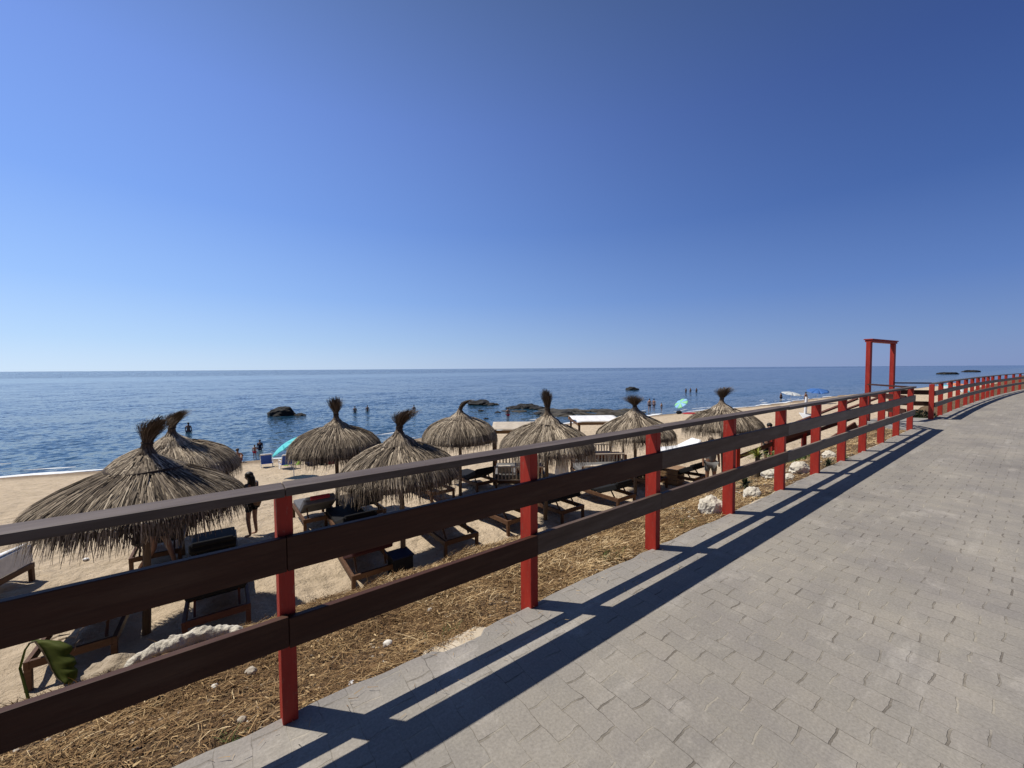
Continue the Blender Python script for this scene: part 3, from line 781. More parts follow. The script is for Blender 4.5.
thatch_parasol(on(135, 5.9), 'nearest thatched parasol, a wide grey cone behind the left end of the fence', 1.24, 1, 0.4, (0.17, 0.02), 0.92, n_str=6800, hang=0.27, cap_r=0.45)
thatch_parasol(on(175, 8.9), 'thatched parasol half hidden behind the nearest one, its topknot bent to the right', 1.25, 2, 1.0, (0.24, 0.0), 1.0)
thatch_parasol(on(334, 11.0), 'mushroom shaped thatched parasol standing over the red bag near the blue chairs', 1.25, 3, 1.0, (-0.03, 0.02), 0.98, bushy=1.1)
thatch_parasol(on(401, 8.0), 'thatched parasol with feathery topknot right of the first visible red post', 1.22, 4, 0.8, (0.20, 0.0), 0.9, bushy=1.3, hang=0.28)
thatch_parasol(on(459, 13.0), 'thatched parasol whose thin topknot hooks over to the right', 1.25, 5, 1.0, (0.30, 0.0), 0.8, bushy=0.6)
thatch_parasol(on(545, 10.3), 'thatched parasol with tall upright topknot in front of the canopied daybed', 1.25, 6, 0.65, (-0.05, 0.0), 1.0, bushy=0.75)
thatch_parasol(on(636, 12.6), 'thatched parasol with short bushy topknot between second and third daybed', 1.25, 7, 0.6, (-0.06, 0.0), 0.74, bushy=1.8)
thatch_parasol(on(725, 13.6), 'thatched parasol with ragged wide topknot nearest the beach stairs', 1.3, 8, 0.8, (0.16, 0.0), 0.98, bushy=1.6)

# ------------------------------------------------------------------ loungers
def make_lounger(mats, ang, label, towel=None, drape=False):
    fm, cm = mats
    r = empty('sun_lounger', (0, 0, 0), 0, label, 'sun lounger', 'sun loungers under the parasols')
    W, Lg, Hh = 0.84, 2.0, 0.33
    m = MB()
    for x in (-W / 2 + 0.025, W / 2 - 0.025): m.box((x, Lg / 2, Hh - 0.05), (0.05, Lg, 0.10))
    for y in (0.025, Lg - 0.025): m.box((0, y, Hh - 0.05), (W - 0.104, 0.05, 0.10))
    for i in range(9): m.box((0, 0.87 + i * 0.125, Hh - 0.032), (W - 0.104, 0.07, 0.02))
    m.build('frame', fm, r, bevel=0.004)
    for x in (-W / 2 + 0.035, W / 2 - 0.035):
        for y in (0.04, Lg - 0.04):
            m = MB(); m.box((x, y, (Hh - 0.103) / 2 - 0.05), (0.066, 0.066, Hh - 0.103 + 0.10)); m.build('leg', fm, r, bevel=0.004)
    # raised backrest, hinge 0.82 m from the head end
    c, s = math.cos(ang), math.sin(ang); hy = 0.84
    def bp(u_, w): return Vector((0, hy - u_ * c + w * s, Hh - 0.02 + u_ * s + w * c))
    m = MB(); rot = Matrix(((1, 0, 0), (0, -c, s), (0, s, c)))
    for x in (-0.35, 0.35): m.box(bp(0.39, 0.0) + Vector((x, 0, 0)), (0.045, 0.78, 0.05), rot)
    for i in range(6): m.box(bp(0.06 + i * 0.135, 0.0), (0.655, 0.07, 0.02), rot)
    b_ = m.build('backrest', fm, r)
    for x in (-0.28, 0.28):
        m = MB(); m.bar(bp(0.5, -0.03) + Vector((x, 0, 0)), Vector((x, 0.22, Hh - 0.06)), 0.03, 0.03, (1, 0, 0)); m.build('prop', fm, b_)
    m = MB(); m.box((0, 0.84 + 0.56, Hh + 0.05), (W - 0.06, 1.13, 0.095)); m.build('seat_cushion', cm, r, bevel=0.03)
    m = MB(); m.box(bp(0.42, 0.040), (W - 0.07, 0.80, 0.165), rot)
    m.box(bp(0.80, 0.10), (W - 0.16, 0.14, 0.10), rot)
    m.build('back_cushion', cm, r, bevel=0.025)
    if drape:
        m = MB(); m.box(bp(0.87, 0.04) + Vector((0, 0, -0.12)), (W - 0.02, 0.05, 0.36)); m.box(bp(0.44, 0.135), (W - 0.02, 0.92, 0.03), rot); m.build('draped_towel', cm, r, bevel=0.02)
    if towel:
        m = MB(); m.box(bp(0.85, 0.10), (0.46, 0.07, 0.10), rot); m.build('towel', towel, r, bevel=0.008)
    return r
RZ = ANG
protoA = make_lounger((M['teak'], M['cushion']), math.radians(22), 'sun lounger with charcoal cushion left of the second visible post, its underside showing')
protoR = make_lounger((M['teak'], M['cushion_red']), math.radians(27), 'sun lounger with dark maroon raised backrest beside the small dark table')
def put(o, x, y, dz=0.0, rz=RZ):
    # the given point is the middle of the head end; rest the feet on the sand
    f = Vector((x, y)) + Vector((-math.sin(rz), math.cos(rz))) * 1.0
    z = 0.5 * (gz(x, y) + gz(f.x, f.y))
    tilt = math.atan2(gz(x + (f.x - x) * 2, y + (f.y - y) * 2) - gz(x, y), 2.0)
    o.location = (x, y, gz(x, y) + 0.02 + dz); o.rotation_euler = (max(-0.06, min(0.06, tilt)), 0, rz)
    return o
put(protoA, -1.1, 8.45)
put(protoR, -2.62, 7.35)
def lounger_at(proto, label, x, y, rz=RZ):
    o = copy_tree(proto); o['label'] = label
    return put(o, x, y, 0, rz)
lounger_at(protoA, 'sun lounger with charcoal cushion just left of the second visible red post', 0.22, 9.6)
lounger_at(protoA, 'sun lounger with charcoal cushion just right of the second visible red post', 1.62, 10.35)
lounger_at(protoA, 'sun lounger with charcoal cushion left of the third red post, near the grass bank', 3.35, 11.4)
lounger_at(protoA, 'sun lounger with charcoal cushion directly behind the third red post', 4.9, 12.9)
lounger_at(protoA, 'sun lounger standing alone in open sand left of the slatted daybed', -0.85, 13.2)
lounger_at(protoA, 'sun lounger with charcoal cushion in deep shade under the feathery parasol', -3.75, 10.3)
lounger_at(protoA, 'sun lounger under left rim of the nearest parasol, beside the walking person', -7.55, 8.2)
q = make_lounger((M['teak'], M['cushion']), math.radians(24), 'half hidden sun lounger in shade at the bottom left behind the big torn leaf'); put(q, -5.75, 5.0)
q = make_lounger((M['teak'], M['cushion_grey']), math.radians(28), 'sun lounger with grey cushion and red towel right of the first visible post', M['towel_red']); put(q, -4.85, 9.9)
q = make_lounger((M['teak_red'], M['cushion']), math.radians(24), 'reddish framed sun lounger in deep shade right of the nearest parasol pole'); put(q, -4.45, 5.8)
q = make_lounger((M['teak'], M['towel_rust']), math.radians(25), 'sun lounger covered in rust coloured towels behind the feathery parasol'); put(q, -2.2, 12.4)
q = make_lounger((M['teak'], M['white_cloth']), math.radians(20), 'white cushioned sun lounger with blue towel at the left edge', M['towel_blue'], True); put(q, -9.5, 7.4, 0, 1.85)
q = make_lounger((M['teak'], M['white_cloth']), math.radians(20), 'white cushioned sun lounger far behind the third red post, beyond the wooden crate'); put(q, 8.5, 17.9, 0, ANG + 1.1)

lounger_at(protoA, 'sun lounger with charcoal cushion between the first red post and the feathery parasol pole', -3.45, 8.9)
lounger_at(protoA, 'sun lounger in shade under the right rim of the nearest parasol', -5.95, 7.7)
lounger_at(protoA, 'sun lounger with charcoal cushion left of the grey shorts, near the wooden crate', 6.35, 13.1)
# small table and crate
tb = empty('side_table', on(397, 7.75), RZ, 'small dark side table beside the maroon lounger and the parasol pole', 'table')
m = MB(); m.box((0, 0, 0.42), (0.42, 0.42, 0.03)); m.build('table_top', M['navy'], tb, bevel=0.005)
m = MB()
for sx in (-1, 1):
    m.box((sx * 0.18, 0, 0.205), (0.02, 0.38, 0.395))
    m.box((0, sx * 0.18, 0.205), (0.336, 0.02, 0.395))
m.build('table_base', M['black'], tb, bevel=0.003)
cr = empty('wooden_crate', at(672, 483), RZ + 0.15, 'light brown wooden crate standing on the sand right of the third red post', 'crate')
m = MB()
for i in range(3):
    for sx in (-1, 1):
        m.box((sx * 0.30, 0, 0.10 + i * 0.17), (0.025, 0.62, 0.155)); m.box((0, sx * 0.30, 0.10 + i * 0.17), (0.57, 0.025, 0.155))
m.build('side_planks', M['crate'], cr, bevel=0.004)
m = MB(); m.box((0, 0, 0.545), (0.68, 0.68, 0.03)); m.build('lid', M['crate'], cr, bevel=0.004)
m = MB()
for sx in (-1, 1):
    for sy in (-1, 1): m.box((sx * 0.27, sy * 0.27, 0.25), (0.03, 0.03, 0.5))
m.build('corner_batten', M['teak'], cr)

# canopied daybeds
def daybed(loc, rz, label, w=1.95, dpt=1.9, canopy=M['canvas_cream'], roof=True):
    r = empty('beach_daybed', loc, rz, label, 'daybed', 'timber daybeds')
    m = MB()
    for y in (-dpt / 2, dpt / 2): m.box((0, y, 0.14), (w, 0.06, 0.10))
    for x in (-w / 2 + 0.03, w / 2 - 0.03): m.box((x, 0, 0.141), (0.06, dpt - 0.066, 0.098))
    m.build('bed_frame', M['teak'], r, bevel=0.004)
    n = 15
    for y in (-dpt / 2 - 0.002, dpt / 2 + 0.002):
        m = MB(); m.box((0, y * 0.995, 0.215), (w - 0.1, 0.02, 0.04))
        for i in range(n): m.box((-w / 2 + 0.07 + i * (w - 0.14) / (n - 1), y, 0.43), (0.05, 0.025, 0.47))
        m.build('slat_panel', M['bed_wood'], r)
    m = MB()
    for y in (-dpt / 2, dpt / 2): m.box((0, y, 0.69), (w - 0.12, 0.07, 0.05))
    m.build('hand_rail', M['bed_wood'], r, bevel=0.004)
    m = MB(); m.box((0, 0, 0.31), (w - 0.14, dpt - 0.14, 0.20)); m.build('mattress', M['grey'], r, bevel=0.04)
    for x in (-0.55, 0.1, 0.6):
        m = MB(); m.box((x, -dpt / 2 + 0.25, 0.53), (0.5, 0.18, 0.32), Matrix.Rotation(0.3, 3, 'X')); m.build('pillow', M['towel_rust'] if x > 0 else M['canvas_cream'], r, bevel=0.06)
    for x in (-w / 2 + 0.04, w / 2 - 0.04):
        for y in (-dpt / 2 + 0.075, dpt / 2 - 0.075):
            m = MB(); m.box((x, y, 0.94 if roof else 0.3), (0.08, 0.08, 1.98 if roof else 0.75)); m.build('bed_post', M['teak'], r, bevel=0.004)
    if roof:
        for y in (-dpt / 2, dpt / 2):
            m = MB(); m.box((0, y, 1.94), (w + 0.12, 0.07, 0.11)); m.build('canopy_beam', M['beam'], r, bevel=0.004)
        for x in (-w / 2, w / 2):
            m = MB(); m.box((x, 0, 1.90), (0.06, dpt - 0.075, 0.09)); m.build('side_beam', M['teak'], r, bevel=0.004)
        m = MB(); nx, ny = 14, 8; vs = []; fs = []
        for j in range(ny + 1):
            for i in range(nx + 1):
                fx, fy = i / nx, j / ny
                vs.append(((fx - .5) * (w + 0.1), (fy - .5) * (dpt + 0.06), 2.035 - 0.05 * math.sin(fx * math.pi * 4) ** 2 * math.sin(fy * math.pi) + 0.03 * math.sin(fy * 9)))
        fs = [(j * (nx + 1) + i, j * (nx + 1) + i + 1, (j + 1) * (nx + 1) + i + 1, (j + 1) * (nx + 1) + i) for j in range(ny) for i in range(nx)]
        m.add(vs, fs); o = m.build('canopy_cloth', canopy, r, smooth=True)
        so = o.modifiers.new('thick', 'SOLIDIFY'); so.thickness = 0.012
    return r
daybed(on(519, 14.9), 0.0, 'canopied timber daybed with slatted sides and orange beam behind the upright topknot')
daybed(on(596, 17.3), 0.05, 'canopied timber daybed with bright white roof cloth, farther from the fence', canopy=M['white_cloth'])
daybed(on(606, 14.9), 0.08, 'open timber daybed without a roof below the white canopied one', w=2.3, roof=False)

# white towel hanging under a parasol rim
pt = on(562, 9.6); m = MB(); vs = []; n = 10
for j in range(9):
    for i in range(n + 1):
        f = i / n; w = 0.30 + 0.05 * j / 8
        vs.append(((f - .5) * w, 0.03 * math.sin(f * 14 + j * .4), -j * 0.085))
m.add(vs, [(j * (n + 1) + i, j * (n + 1) + i + 1, (j + 1) * (n + 1) + i + 1, (j + 1) * (n + 1) + i) for j in range(8) for i in range(n)])
o = m.build('beach_towel', M['white_cloth'], smooth=True, loc=(pt.x, pt.y, pt.z + 1.80)); so = o.modifiers.new('thick', 'SOLIDIFY'); so.thickness = 0.012
tag(o, 'white towel hanging from the rim of the parasol in front of the daybed', 'towel')

# ------------------------------------------------------------------ beach umbrellas, chairs, bags
def beach_umbrella(loc, R, tilt, rz, mats, label, h=1.75):
    r = empty('beach_umbrella', loc, rz, label, 'beach umbrella')
    up = Matrix.Rotation(tilt, 3, 'X')
    m = MB(); m.tube([(0, 0, -0.2), (0, 0, h * 0.6)], 0.016, 8); m.tube([Vector((0, 0, h * 0.6)), Vector((0, 0, h * 0.6)) + up @ Vector((0, 0, h * 0.4))], 0.014, 8); m.build('pole', M['white_metal'], r)
    top = Vector((0, 0, h * 0.6)) + up @ Vector((0, 0, h * 0.42))
    for g, mt in enumerate(mats):
        m = MB(); npan = 8
        for pnl in range(npan):
            if pnl % len(mats) != g: continue
            vs = []; fs = []
            for i in range(7):
                rr = R * i / 6; z = -R * 0.24 * (i / 6) ** 1.7
                for j in range(5):
                    a = (pnl + j / 4) * 2 * math.pi / npan; sag = -0.05 * R * math.sin(j / 4 * math.pi) * (i / 6)
                    vs.append(top + up @ Vector((rr * math.cos(a), rr * math.sin(a), z - sag)))
            fs = [(i * 5 + j, i * 5 + j + 1, (i + 1) * 5 + j + 1, (i + 1) * 5 + j) for i in range(6) for j in range(4)]
            m.add(vs, fs)
        o = m.build('canopy' if g == 0 else 'canopy_panels', mt, r, smooth=True); so = o.modifiers.new('thick', 'SOLIDIFY'); so.thickness = 0.006
    return r
beach_umbrella(on(291, 18.0), 0.66, 0.65, -1.1, [M['turq']], 'turquoise beach umbrella tilted beside the mushroom shaped parasol', 1.6)
beach_umbrella(at(683, 413.5), 0.85, 0.75, -1.15, [M['green_nylon'], M['sky_nylon']], 'green and pale blue beach umbrella tilted over a red towel by the water', 1.5)
beach_umbrella(on(818, 50), 1.15, 0.25, -0.4, [M['blue_nylon']], 'blue beach umbrella by the water left of the gateway', 2.0)
beach_umbrella(on(791, 49), 1.05, 0.2, 0.4, [M['pale_nylon']], 'greyish white beach umbrella by the water left of the blue one', 1.9)
beach_umbrella(on(952, 32), 0.95, 0.3, 0.4, [M['turq'], M['pale_nylon']], 'turquoise and white beach umbrella seen through the distant fence', 1.7)
beach_umbrella(on(958, 46), 1.0, 0.2, 0.4, [M['orange_nylon']], 'orange beach umbrella seen between the posts of the distant fence', 1.9)

def beach_chair(loc, rz, label):
    r = empty('beach_chair', loc, rz, label, 'beach chair', 'blue beach chairs')
    m = MB()
    for x in (-0.27, 0.27):
        m.tube([(x, -0.05, 0.0), (x, 0.28, 0.22), (x, -0.28, 0.24), (x, 0.0, 0.0)], 0.013, 6)
        m.tube([(x, -0.22, 0.2), (x, -0.48, 0.78)], 0.013, 6)
        m.tube([(x, 0.3, 0.42), (x, -0.3, 0.44), ], 0.018, 6); m.tube([(x, 0.28, 0.0), (x, 0.3, 0.42)], 0.012, 6)
        m.tube([(x, 0.28, 0.0), (x, -0.1, 0.0)], 0.012, 6)
    m.tube([(-0.27, -0.48, 0.78), (0.27, -0.48, 0.78)], 0.013, 6)
    m.build('frame', M['white_metal'], r)
    m = MB(); m.bar((0, 0.28, 0.215), (0, -0.26, 0.225), 0.5, 0.012); m.build('seat', M['royal'], r)
    m = MB(); m.bar((0, -0.235, 0.24), (0, -0.465, 0.75), 0.5, 0.012, (0, 1, 0.4)); m.build('backrest', M['royal'], r)
    m = MB(); m.bar((0, -0.46, 0.745), (0, -0.49, 0.81), 0.5, 0.05, (0, 1, 0.4)); m.build('headrest', M['white_cloth'], r, bevel=0.01)
    return r
beach_chair(at(267, 467), 0.5, 'left blue beach chair with white headrest on open sand')
beach_chair(at(286, 468), 0.75, 'right blue beach chair next to the lime green float')
m = MB(); m.tube([(0.36 * math.cos(a), 0.36 * math.sin(a), 0.36) for a in np.linspace(0, 2 * math.pi, 25)], 0.11, 10, cap=False)
p = at(293, 464); o = m.build('swim_ring', M['lime'], smooth=True, loc=p + Vector((0, 0, -0.05)), rot=(0.9, 0, 0.4)); tag(o, 'lime green swim ring leaning behind the right blue chair', 'swim ring')
def bag(loc, rz, mat, size, label, cat='bag'):
    r = empty('beach_bag', loc, rz, label, cat)
    m = MB(); m.blob((0, 0, size[2] * 0.9), size, seed=size[0] * 10, amp=0.12, sub=3); m.build('bag_body', mat, r, smooth=True)
    m = MB()
    for y in (-0.5, 0.5): m.tube([(size[0] * math.cos(a) * 0.5, y * size[1], size[2] * 1.6 + size[2] * 0.8 * math.sin(a)) for a in np.linspace(0, math.pi, 9)], 0.012, 6)
    m.build('bag_handle', mat, r)
    return r
bag(at(331, 464), 0.3, M['crimson'], (0.42, 0.22, 0.22), 'large crimson beach bag behind the mushroom shaped parasol pole')
bag(at(321, 465), 0.2, M['black'], (0.22, 0.18, 0.24), 'black bag standing left of the crimson bag')
bag(at(312, 466), 0.2, M['navy'], (0.34, 0.2, 0.17), 'navy bag lying on the sand right of the lime ring')
bag(at(343, 458), 0.1, M['crimson'], (0.3, 0.18, 0.26), 'smaller crimson bag behind the mushroom shaped parasol, right of its pole')
bag(at(679, 414), 0.1, M['black'], (0.35, 0.3, 0.22), 'black bag beside the green and pale blue umbrella')
m = MB(); m.blob((0, 0, 0.06), (0.9, 0.5, 0.10), 4, 0.2, flat=-0.05); o = m.build('beach_towel', M['towel_red'], smooth=True, loc=at(690, 414)); tag(o, 'crumpled red towel on the sand below the green umbrella', 'towel')
m = MB(); m.blob((0, 0, 0.02), (0.06, 0.05, 0.025), 9, 0.3, flat=-0.03); o = m.build('plastic_bag', M['white_cloth'], smooth=True, loc=at(86, 561)); tag(o, 'scrap of white plastic on open sand near the white lounger', 'litter')

# white sign leaning by the beach stairs
sp = on(803, 16.0); sg = empty('leaning_sign', sp, 0, 'white board on a leaning white pole beyond the beach stairs', 'sign')
lean = Vector((0.10, 0.05, 1)).normalized()
m = MB(); m.tube([-lean * 0.2, lean * 2.75], 0.05, 8); m.build('sign_pole', M['white_metal'], sg)
m = MB(); m.box(lean * 1.95 + Vector((0, -0.16, 0)), (0.52, 0.02, 0.42), Matrix.Rotation(0.12, 3, 'Y') @ Matrix.Rotation(-0.95, 3, 'X')); m.build('sign_board', M['white_metal'], sg, bevel=0.004)

# ------------------------------------------------------------------ people
JO = {}
def skeleton(pose, h):
    k = h / 1.72
    J = {'pelvis': (0, 0, .94), 'spine': (0, .01, 1.12), 'chest': (0, .01, 1.30), 'neck': (0, .015, 1.47), 'head': (0, .03, 1.58), 'crown': (0, .03, 1.66)}
    for s, n in ((-1, 'l'), (1, 'r')):
        J['sh' + n] = (s * .175, .01, 1.40); J['el' + n] = (s * .235, -.01, 1.12); J['wr' + n] = (s * .235, .06, .87); J['ha' + n] = (s * .232, .08, .80)
        J['hip' + n] = (s * .095, 0, .88); J['kn' + n] = (s * .105, .02, .48); J['an' + n] = (s * .105, -.02, .08); J['to' + n] = (s * .12, .14, .035)
    if pose == 'walk':
        J['knl'] = (-.10, .14, .49); J['anl'] = (-.10, .24, .09); J['tol'] = (-.11, .40, .05)
        J['knr'] = (.10, -.04, .47); J['anr'] = (.10, -.30, .12); J['tor'] = (.11, -.17, .035)
        J['ell'] = (-.24, -.08, 1.13); J['wrl'] = (-.23, -.10, .88); J['hal'] = (-.23, -.09, .81)
        J['elr'] = (.24, .06, 1.13); J['wrr'] = (.23, .22, .93); J['har'] = (.23, .28, .88)
    if pose == 'phone':
        for s, n in ((-1, 'l'), (1, 'r')):
            J['el' + n] = (s * .22, .04, 1.13); J['wr' + n] = (s * .08, .24, 1.20); J['ha' + n] = (s * .05, .30, 1.24)
        J['head'] = (0, .07, 1.57); J['crown'] = (0, .075, 1.65)
        J['knl'] = (-.09, .05, .48); J['tol'] = (-.10, .15, .035)
    if pose == 'sit':
        dz = .80
        for q in list(J):
            x, y, z = J[q]
            if q[:2] in ('kn', 'an', 'to', 'ha', 'wr', 'el'): continue
            J[q] = (x, y - (z - .94) * .12, z - dz)
        for s, n in ((-1, 'l'), (1, 'r')):
            J['hip' + n] = (s * .10, .03, .12); J['kn' + n] = (s * .16, .42, .40); J['an' + n] = (s * .15, .68, .07); J['to' + n] = (s * .16, .83, .04)
            J['el' + n] = (s * .26, .10, .40); J['wr' + n] = (s * .20, .32, .40); J['ha' + n] = (s * .18, .40, .42)
    return {q: Vector(v) * k for q, v in J.items()}, k
RAD = {'pelvis': .135, 'spine': .118, 'chest': .135, 'neck': .052, 'head': .088, 'crown': .062}
for n in 'lr': RAD.update({'sh' + n: .062, 'el' + n: .042, 'wr' + n: .029, 'ha' + n: .032, 'hip' + n: .092, 'kn' + n: .060, 'an' + n: .038, 'to' + n: .028})
ED = [('pelvis', 'spine'), ('spine', 'chest'), ('chest', 'neck'), ('neck', 'head'), ('head', 'crown')]
for n in 'lr': ED += [('chest', 'sh' + n), ('sh' + n, 'el' + n), ('el' + n, 'wr' + n), ('wr' + n, 'ha' + n), ('pelvis', 'hip' + n), ('hip' + n, 'kn' + n), ('kn' + n, 'an' + n), ('an' + n, 'to' + n)]
def skin_mesh(name, pts, rads, edges, mat, parent, root=0, sub=1):
    me = bpy.data.meshes.new(name); me.from_pydata(pts, edges, []); me.update()
    o = bpy.data.objects.new(name, me); COL.objects.link(o)
    md = o.modifiers.new('skin', 'SKIN'); md.use_smooth_shade = True
    for i, v in enumerate(me.skin_vertices[0].data):
        v.radius = rads[i] if isinstance(rads[i], tuple) else (rads[i], rads[i]); v.use_root = (i == root)
    sb = o.modifiers.new('sub', 'SUBSURF'); sb.levels = sub; sb.render_levels = sub
    dg = bpy.context.evaluated_depsgraph_get(); ev = o.evaluated_get(dg)
    me2 = bpy.data.meshes.new_from_object(ev)
    o.modifiers.clear(); o.data = me2; me2.name = name
    me2.materials.clear(); me2.materials.append(mat)
    me2.polygons.foreach_set('use_smooth', [True] * len(me2.polygons))
    o.parent = parent
    return o
def person(loc, rz, label, pose='stand', h=1.72, skin='skin', hair='hair', long_hair=False, top=None, bottom=None, bottom_len=0.35, slim=1.0, detail=False, sleeves=True, group=None, sub=1):
    r = empty('person', loc, rz, label, 'person', group)
    J, k = skeleton(pose, h)
    names = list(J); pts = [J[q] for q in names]; rads = []
    for q in names:
        a = RAD[q] * k * slim
        rads.append((a * 1.18, a * 0.82) if q in ('pelvis', 'spine', 'chest') else (a, a))
    edges = [(names.index(a), names.index(b)) for a, b in ED]
    # nose
    pts = list(pts); nose = J['head'] + Vector((0, .115, -.012)) * k
    pts.append(nose); rads.append((.012 * k, .012 * k)); edges.append((names.index('head'), len(pts) - 1))
    if detail:
        for n, sgn in (('l', -1), ('r', 1)):
            hd = (J['ha' + n] - J['wr' + n]).normalized(); side = Vector((0, 1, 0)) if abs(hd.z) > .6 else Vector((-sgn, 0, 0)); side = (side - hd * side.dot(hd)).normalized()
            curl = hd.cross(side) * (sgn)
            for fi in range(5):
                if fi < 4:
                    b0 = J['ha' + n] + side * (fi - 1.5) * .019 * k; L = (.072, .082, .076, .060)[3 - fi] * k; d0 = hd
                else:
                    b0 = J['ha' + n] - hd * .03 * k + side * .036 * k; L = .055 * k; d0 = (hd * .7 + side * .7).normalized()
                k0 = len(pts)
                pts += [b0 + d0 * L * .5, b0 + d0 * L * .95 + curl * .012 * k]; rads += [(.0095 * k,) * 2, (.008 * k,) * 2]
                edges += [(names.index('ha' + n), k0), (k0, k0 + 1)]
    body = skin_mesh('body', pts, rads, edges, M[skin], r, 0, sub)
    if detail:
        for sx in (-1, 1):
            m = MB(); m.blob(J['head'] + Vector((sx * .032, .078, .012)) * k, (.012 * k, .010 * k, .009 * k), 1, 0.0, sub=2); m.build('eye', M['eye'], r, smooth=True)
    # hair
    hc = J['head'].lerp(J['crown'], .45)
    m = MB(); m.blob(hc + Vector((0, -.018, .030)) * k, (.094 * k, .100 * k, .092 * k), seed=h * 5, amp=0.05, sub=3)
    if long_hair:
        m.tube([hc + Vector((0, -.03, .05)) * k, hc + Vector((0, -.075, -.05)) * k, hc + Vector((0, -.085, -.18)) * k, hc + Vector((0, -.095, -.32)) * k, hc + Vector((0, -.10, -.44)) * k], [.07 * k, .085 * k, .095 * k, .085 * k, .03 * k], 12)
    m.build('hair', M[hair], r, smooth=True)
    def garment(name, joints, extra, mat, grow):
        nm = list(joints); p = [J[q].copy() for q in nm]; rr = []
        for q in nm:
            a = RAD[q] * k * slim + grow * k
            rr.append((a * 1.18, a * 0.84) if q in ('pelvis', 'spine', 'chest') else (a, a))
        ed = [(nm.index(a), nm.index(b)) for a, b in ED if a in nm and b in nm]
        for (a, b, f, rad) in extra:
            p.append(J[a].lerp(J[b], f)); rr.append((rad * k, rad * k)); ed.append((nm.index(a), len(p) - 1))
        return skin_mesh(name, p, rr, ed, mat, r, 0, sub)
    if top:
        garment('shirt' if sleeves else 'swim_top', ['spine', 'pelvis', 'chest', 'shl', 'shr'] if sleeves else ['spine', 'chest'], ([('shl', 'ell', .6, .058 * slim), ('shr', 'elr', .6, .058 * slim)] if sleeves else []), M[top], .016)
    if bottom:
        garment('shorts', ['pelvis', 'hipl', 'hipr'], [('hipl', 'knl', bottom_len, .088 * slim), ('hipr', 'knr', bottom_len, .088 * slim)], M[bottom], .020)
    return r
wp = at(253, 537)
w_ = person(wp, 1.45, 'woman with long black hair in a black outfit standing left of the first visible post', 'phone', 1.66, 'skin', 'hair', True, 'slate', 'black', .55, .88, True)
bp_ = MB(); bp_.blob((0, 0, 0), (0.10, 0.05, 0.09), 3, 0.1); o = bp_.build('shoulder_bag', M['tan_leather'], smooth=True, loc=wp + Vector((0.19, -0.10, 0.92)), rot=(0, 0, 0.4)); tag(o, 'tan shoulder bag at the hip of the woman in black', 'bag')
person(on(151, 8.15), -1.35, 'person striding barefoot behind the nearest parasol pole, only the legs showing', 'walk', 1.7, 'skin_dark', 'hair', False, 'grey', 'navy', .4, 1.0, True)
person(at(238, 463), 0.5, 'person sitting at the water edge beside the second parasol', 'sit', 1.7, 'skin', 'hair_brown', bottom='crimson', bottom_len=.3)
person(at(255, 459.5), 0.3, 'small child standing at the water edge left of the turquoise umbrella', 'stand', 0.95, 'skin', 'hair_brown', bottom='crimson', bottom_len=.3)
def wade(px, py, z_off, label, **kw):
    p = at(px, py, SEA_Z); p.z = SEA_Z - z_off
    return person(p, kw.pop('rz', 0.3), label, **kw)
wade(260, 450, 0.55, 'bather in dark swimwear wading knee deep behind the child', h=1.3, top='navy', bottom='navy', skin='skin')
wade(188.5, 432, 0.85, 'bather standing waist deep above the second parasol', h=1.75, skin='skin_dark', bottom='navy')
wade(355, 412, 0.95, 'left of two bathers chest deep beyond the mushroom shaped parasol', h=1.75, skin='skin_dark', group='bathers in the sea')
wade(367.5, 411, 0.90, 'right of two bathers chest deep beyond the mushroom shaped parasol', h=1.7, skin='skin', top='navy', sleeves=False, group='bathers in the sea')
wade(414, 410, 1.05, 'lone bather neck deep between two parasol topknots', h=1.75, skin='skin_dark', group='bathers in the sea')
wade(508, 419, 0.4, 'bare chested person standing among the reef rocks behind the canopied daybed', h=1.7, skin='skin', bottom='crimson', bottom_len=.3)
p = at(649.5, 412); person(p, 0.2, 'left of two adults standing close together at the water edge', 'stand', 1.75, 'skin_pale', 'hair_brown', bottom='navy', bottom_len=.4)
p = at(653.8, 411.5); person(p, -0.8, 'right of two adults standing close together at the water edge', 'stand', 1.7, 'skin', 'hair', top='navy', sleeves=False, bottom='navy', bottom_len=.2, slim=.9)
person(at(661.5, 411.5), 0.4, 'pale child at the water edge right of the two standing adults', 'stand', 1.15, 'skin_pale', 'hair_brown', bottom='sky_nylon')
for px, lab, sk in ((686, 'leftmost of three distant bathers right of the two standing adults', 'skin_dark'), (690.5, 'middle of three distant bathers right of the two standing adults', 'skin'), (696.5, 'rightmost of three distant bathers right of the two standing adults', 'skin_dark')):
    wade(px, 391.5, 0.9, lab, h=1.75, skin=sk, group='bathers in the sea')
wade(781, 399, 0.6, 'dark bather standing left of the greyish white umbrella', h=1.75, skin='skin_dark', top='navy', sleeves=False, bottom='navy')
person(on(806.5, 52), 0.3, 'person standing between the greyish white and the blue umbrella', 'stand', 1.72, 'skin_dark', 'hair', bottom='grey')
p = Vector((9.95, 15.2, gz(9.95, 15.2))); person(p, 2.6, 'person in black clothes standing just beyond the beach stairs', 'stand', 1.78, 'skin_dark', 'hair', top='black', bottom='black', bottom_len=.95)
p = on(712, 12.7); person(p, 2.9, 'person in grey shorts under the parasol nearest the beach stairs', 'stand', 1.72, 'skin_dark', 'hair_brown', top='grey', bottom='grey', bottom_len=.7)

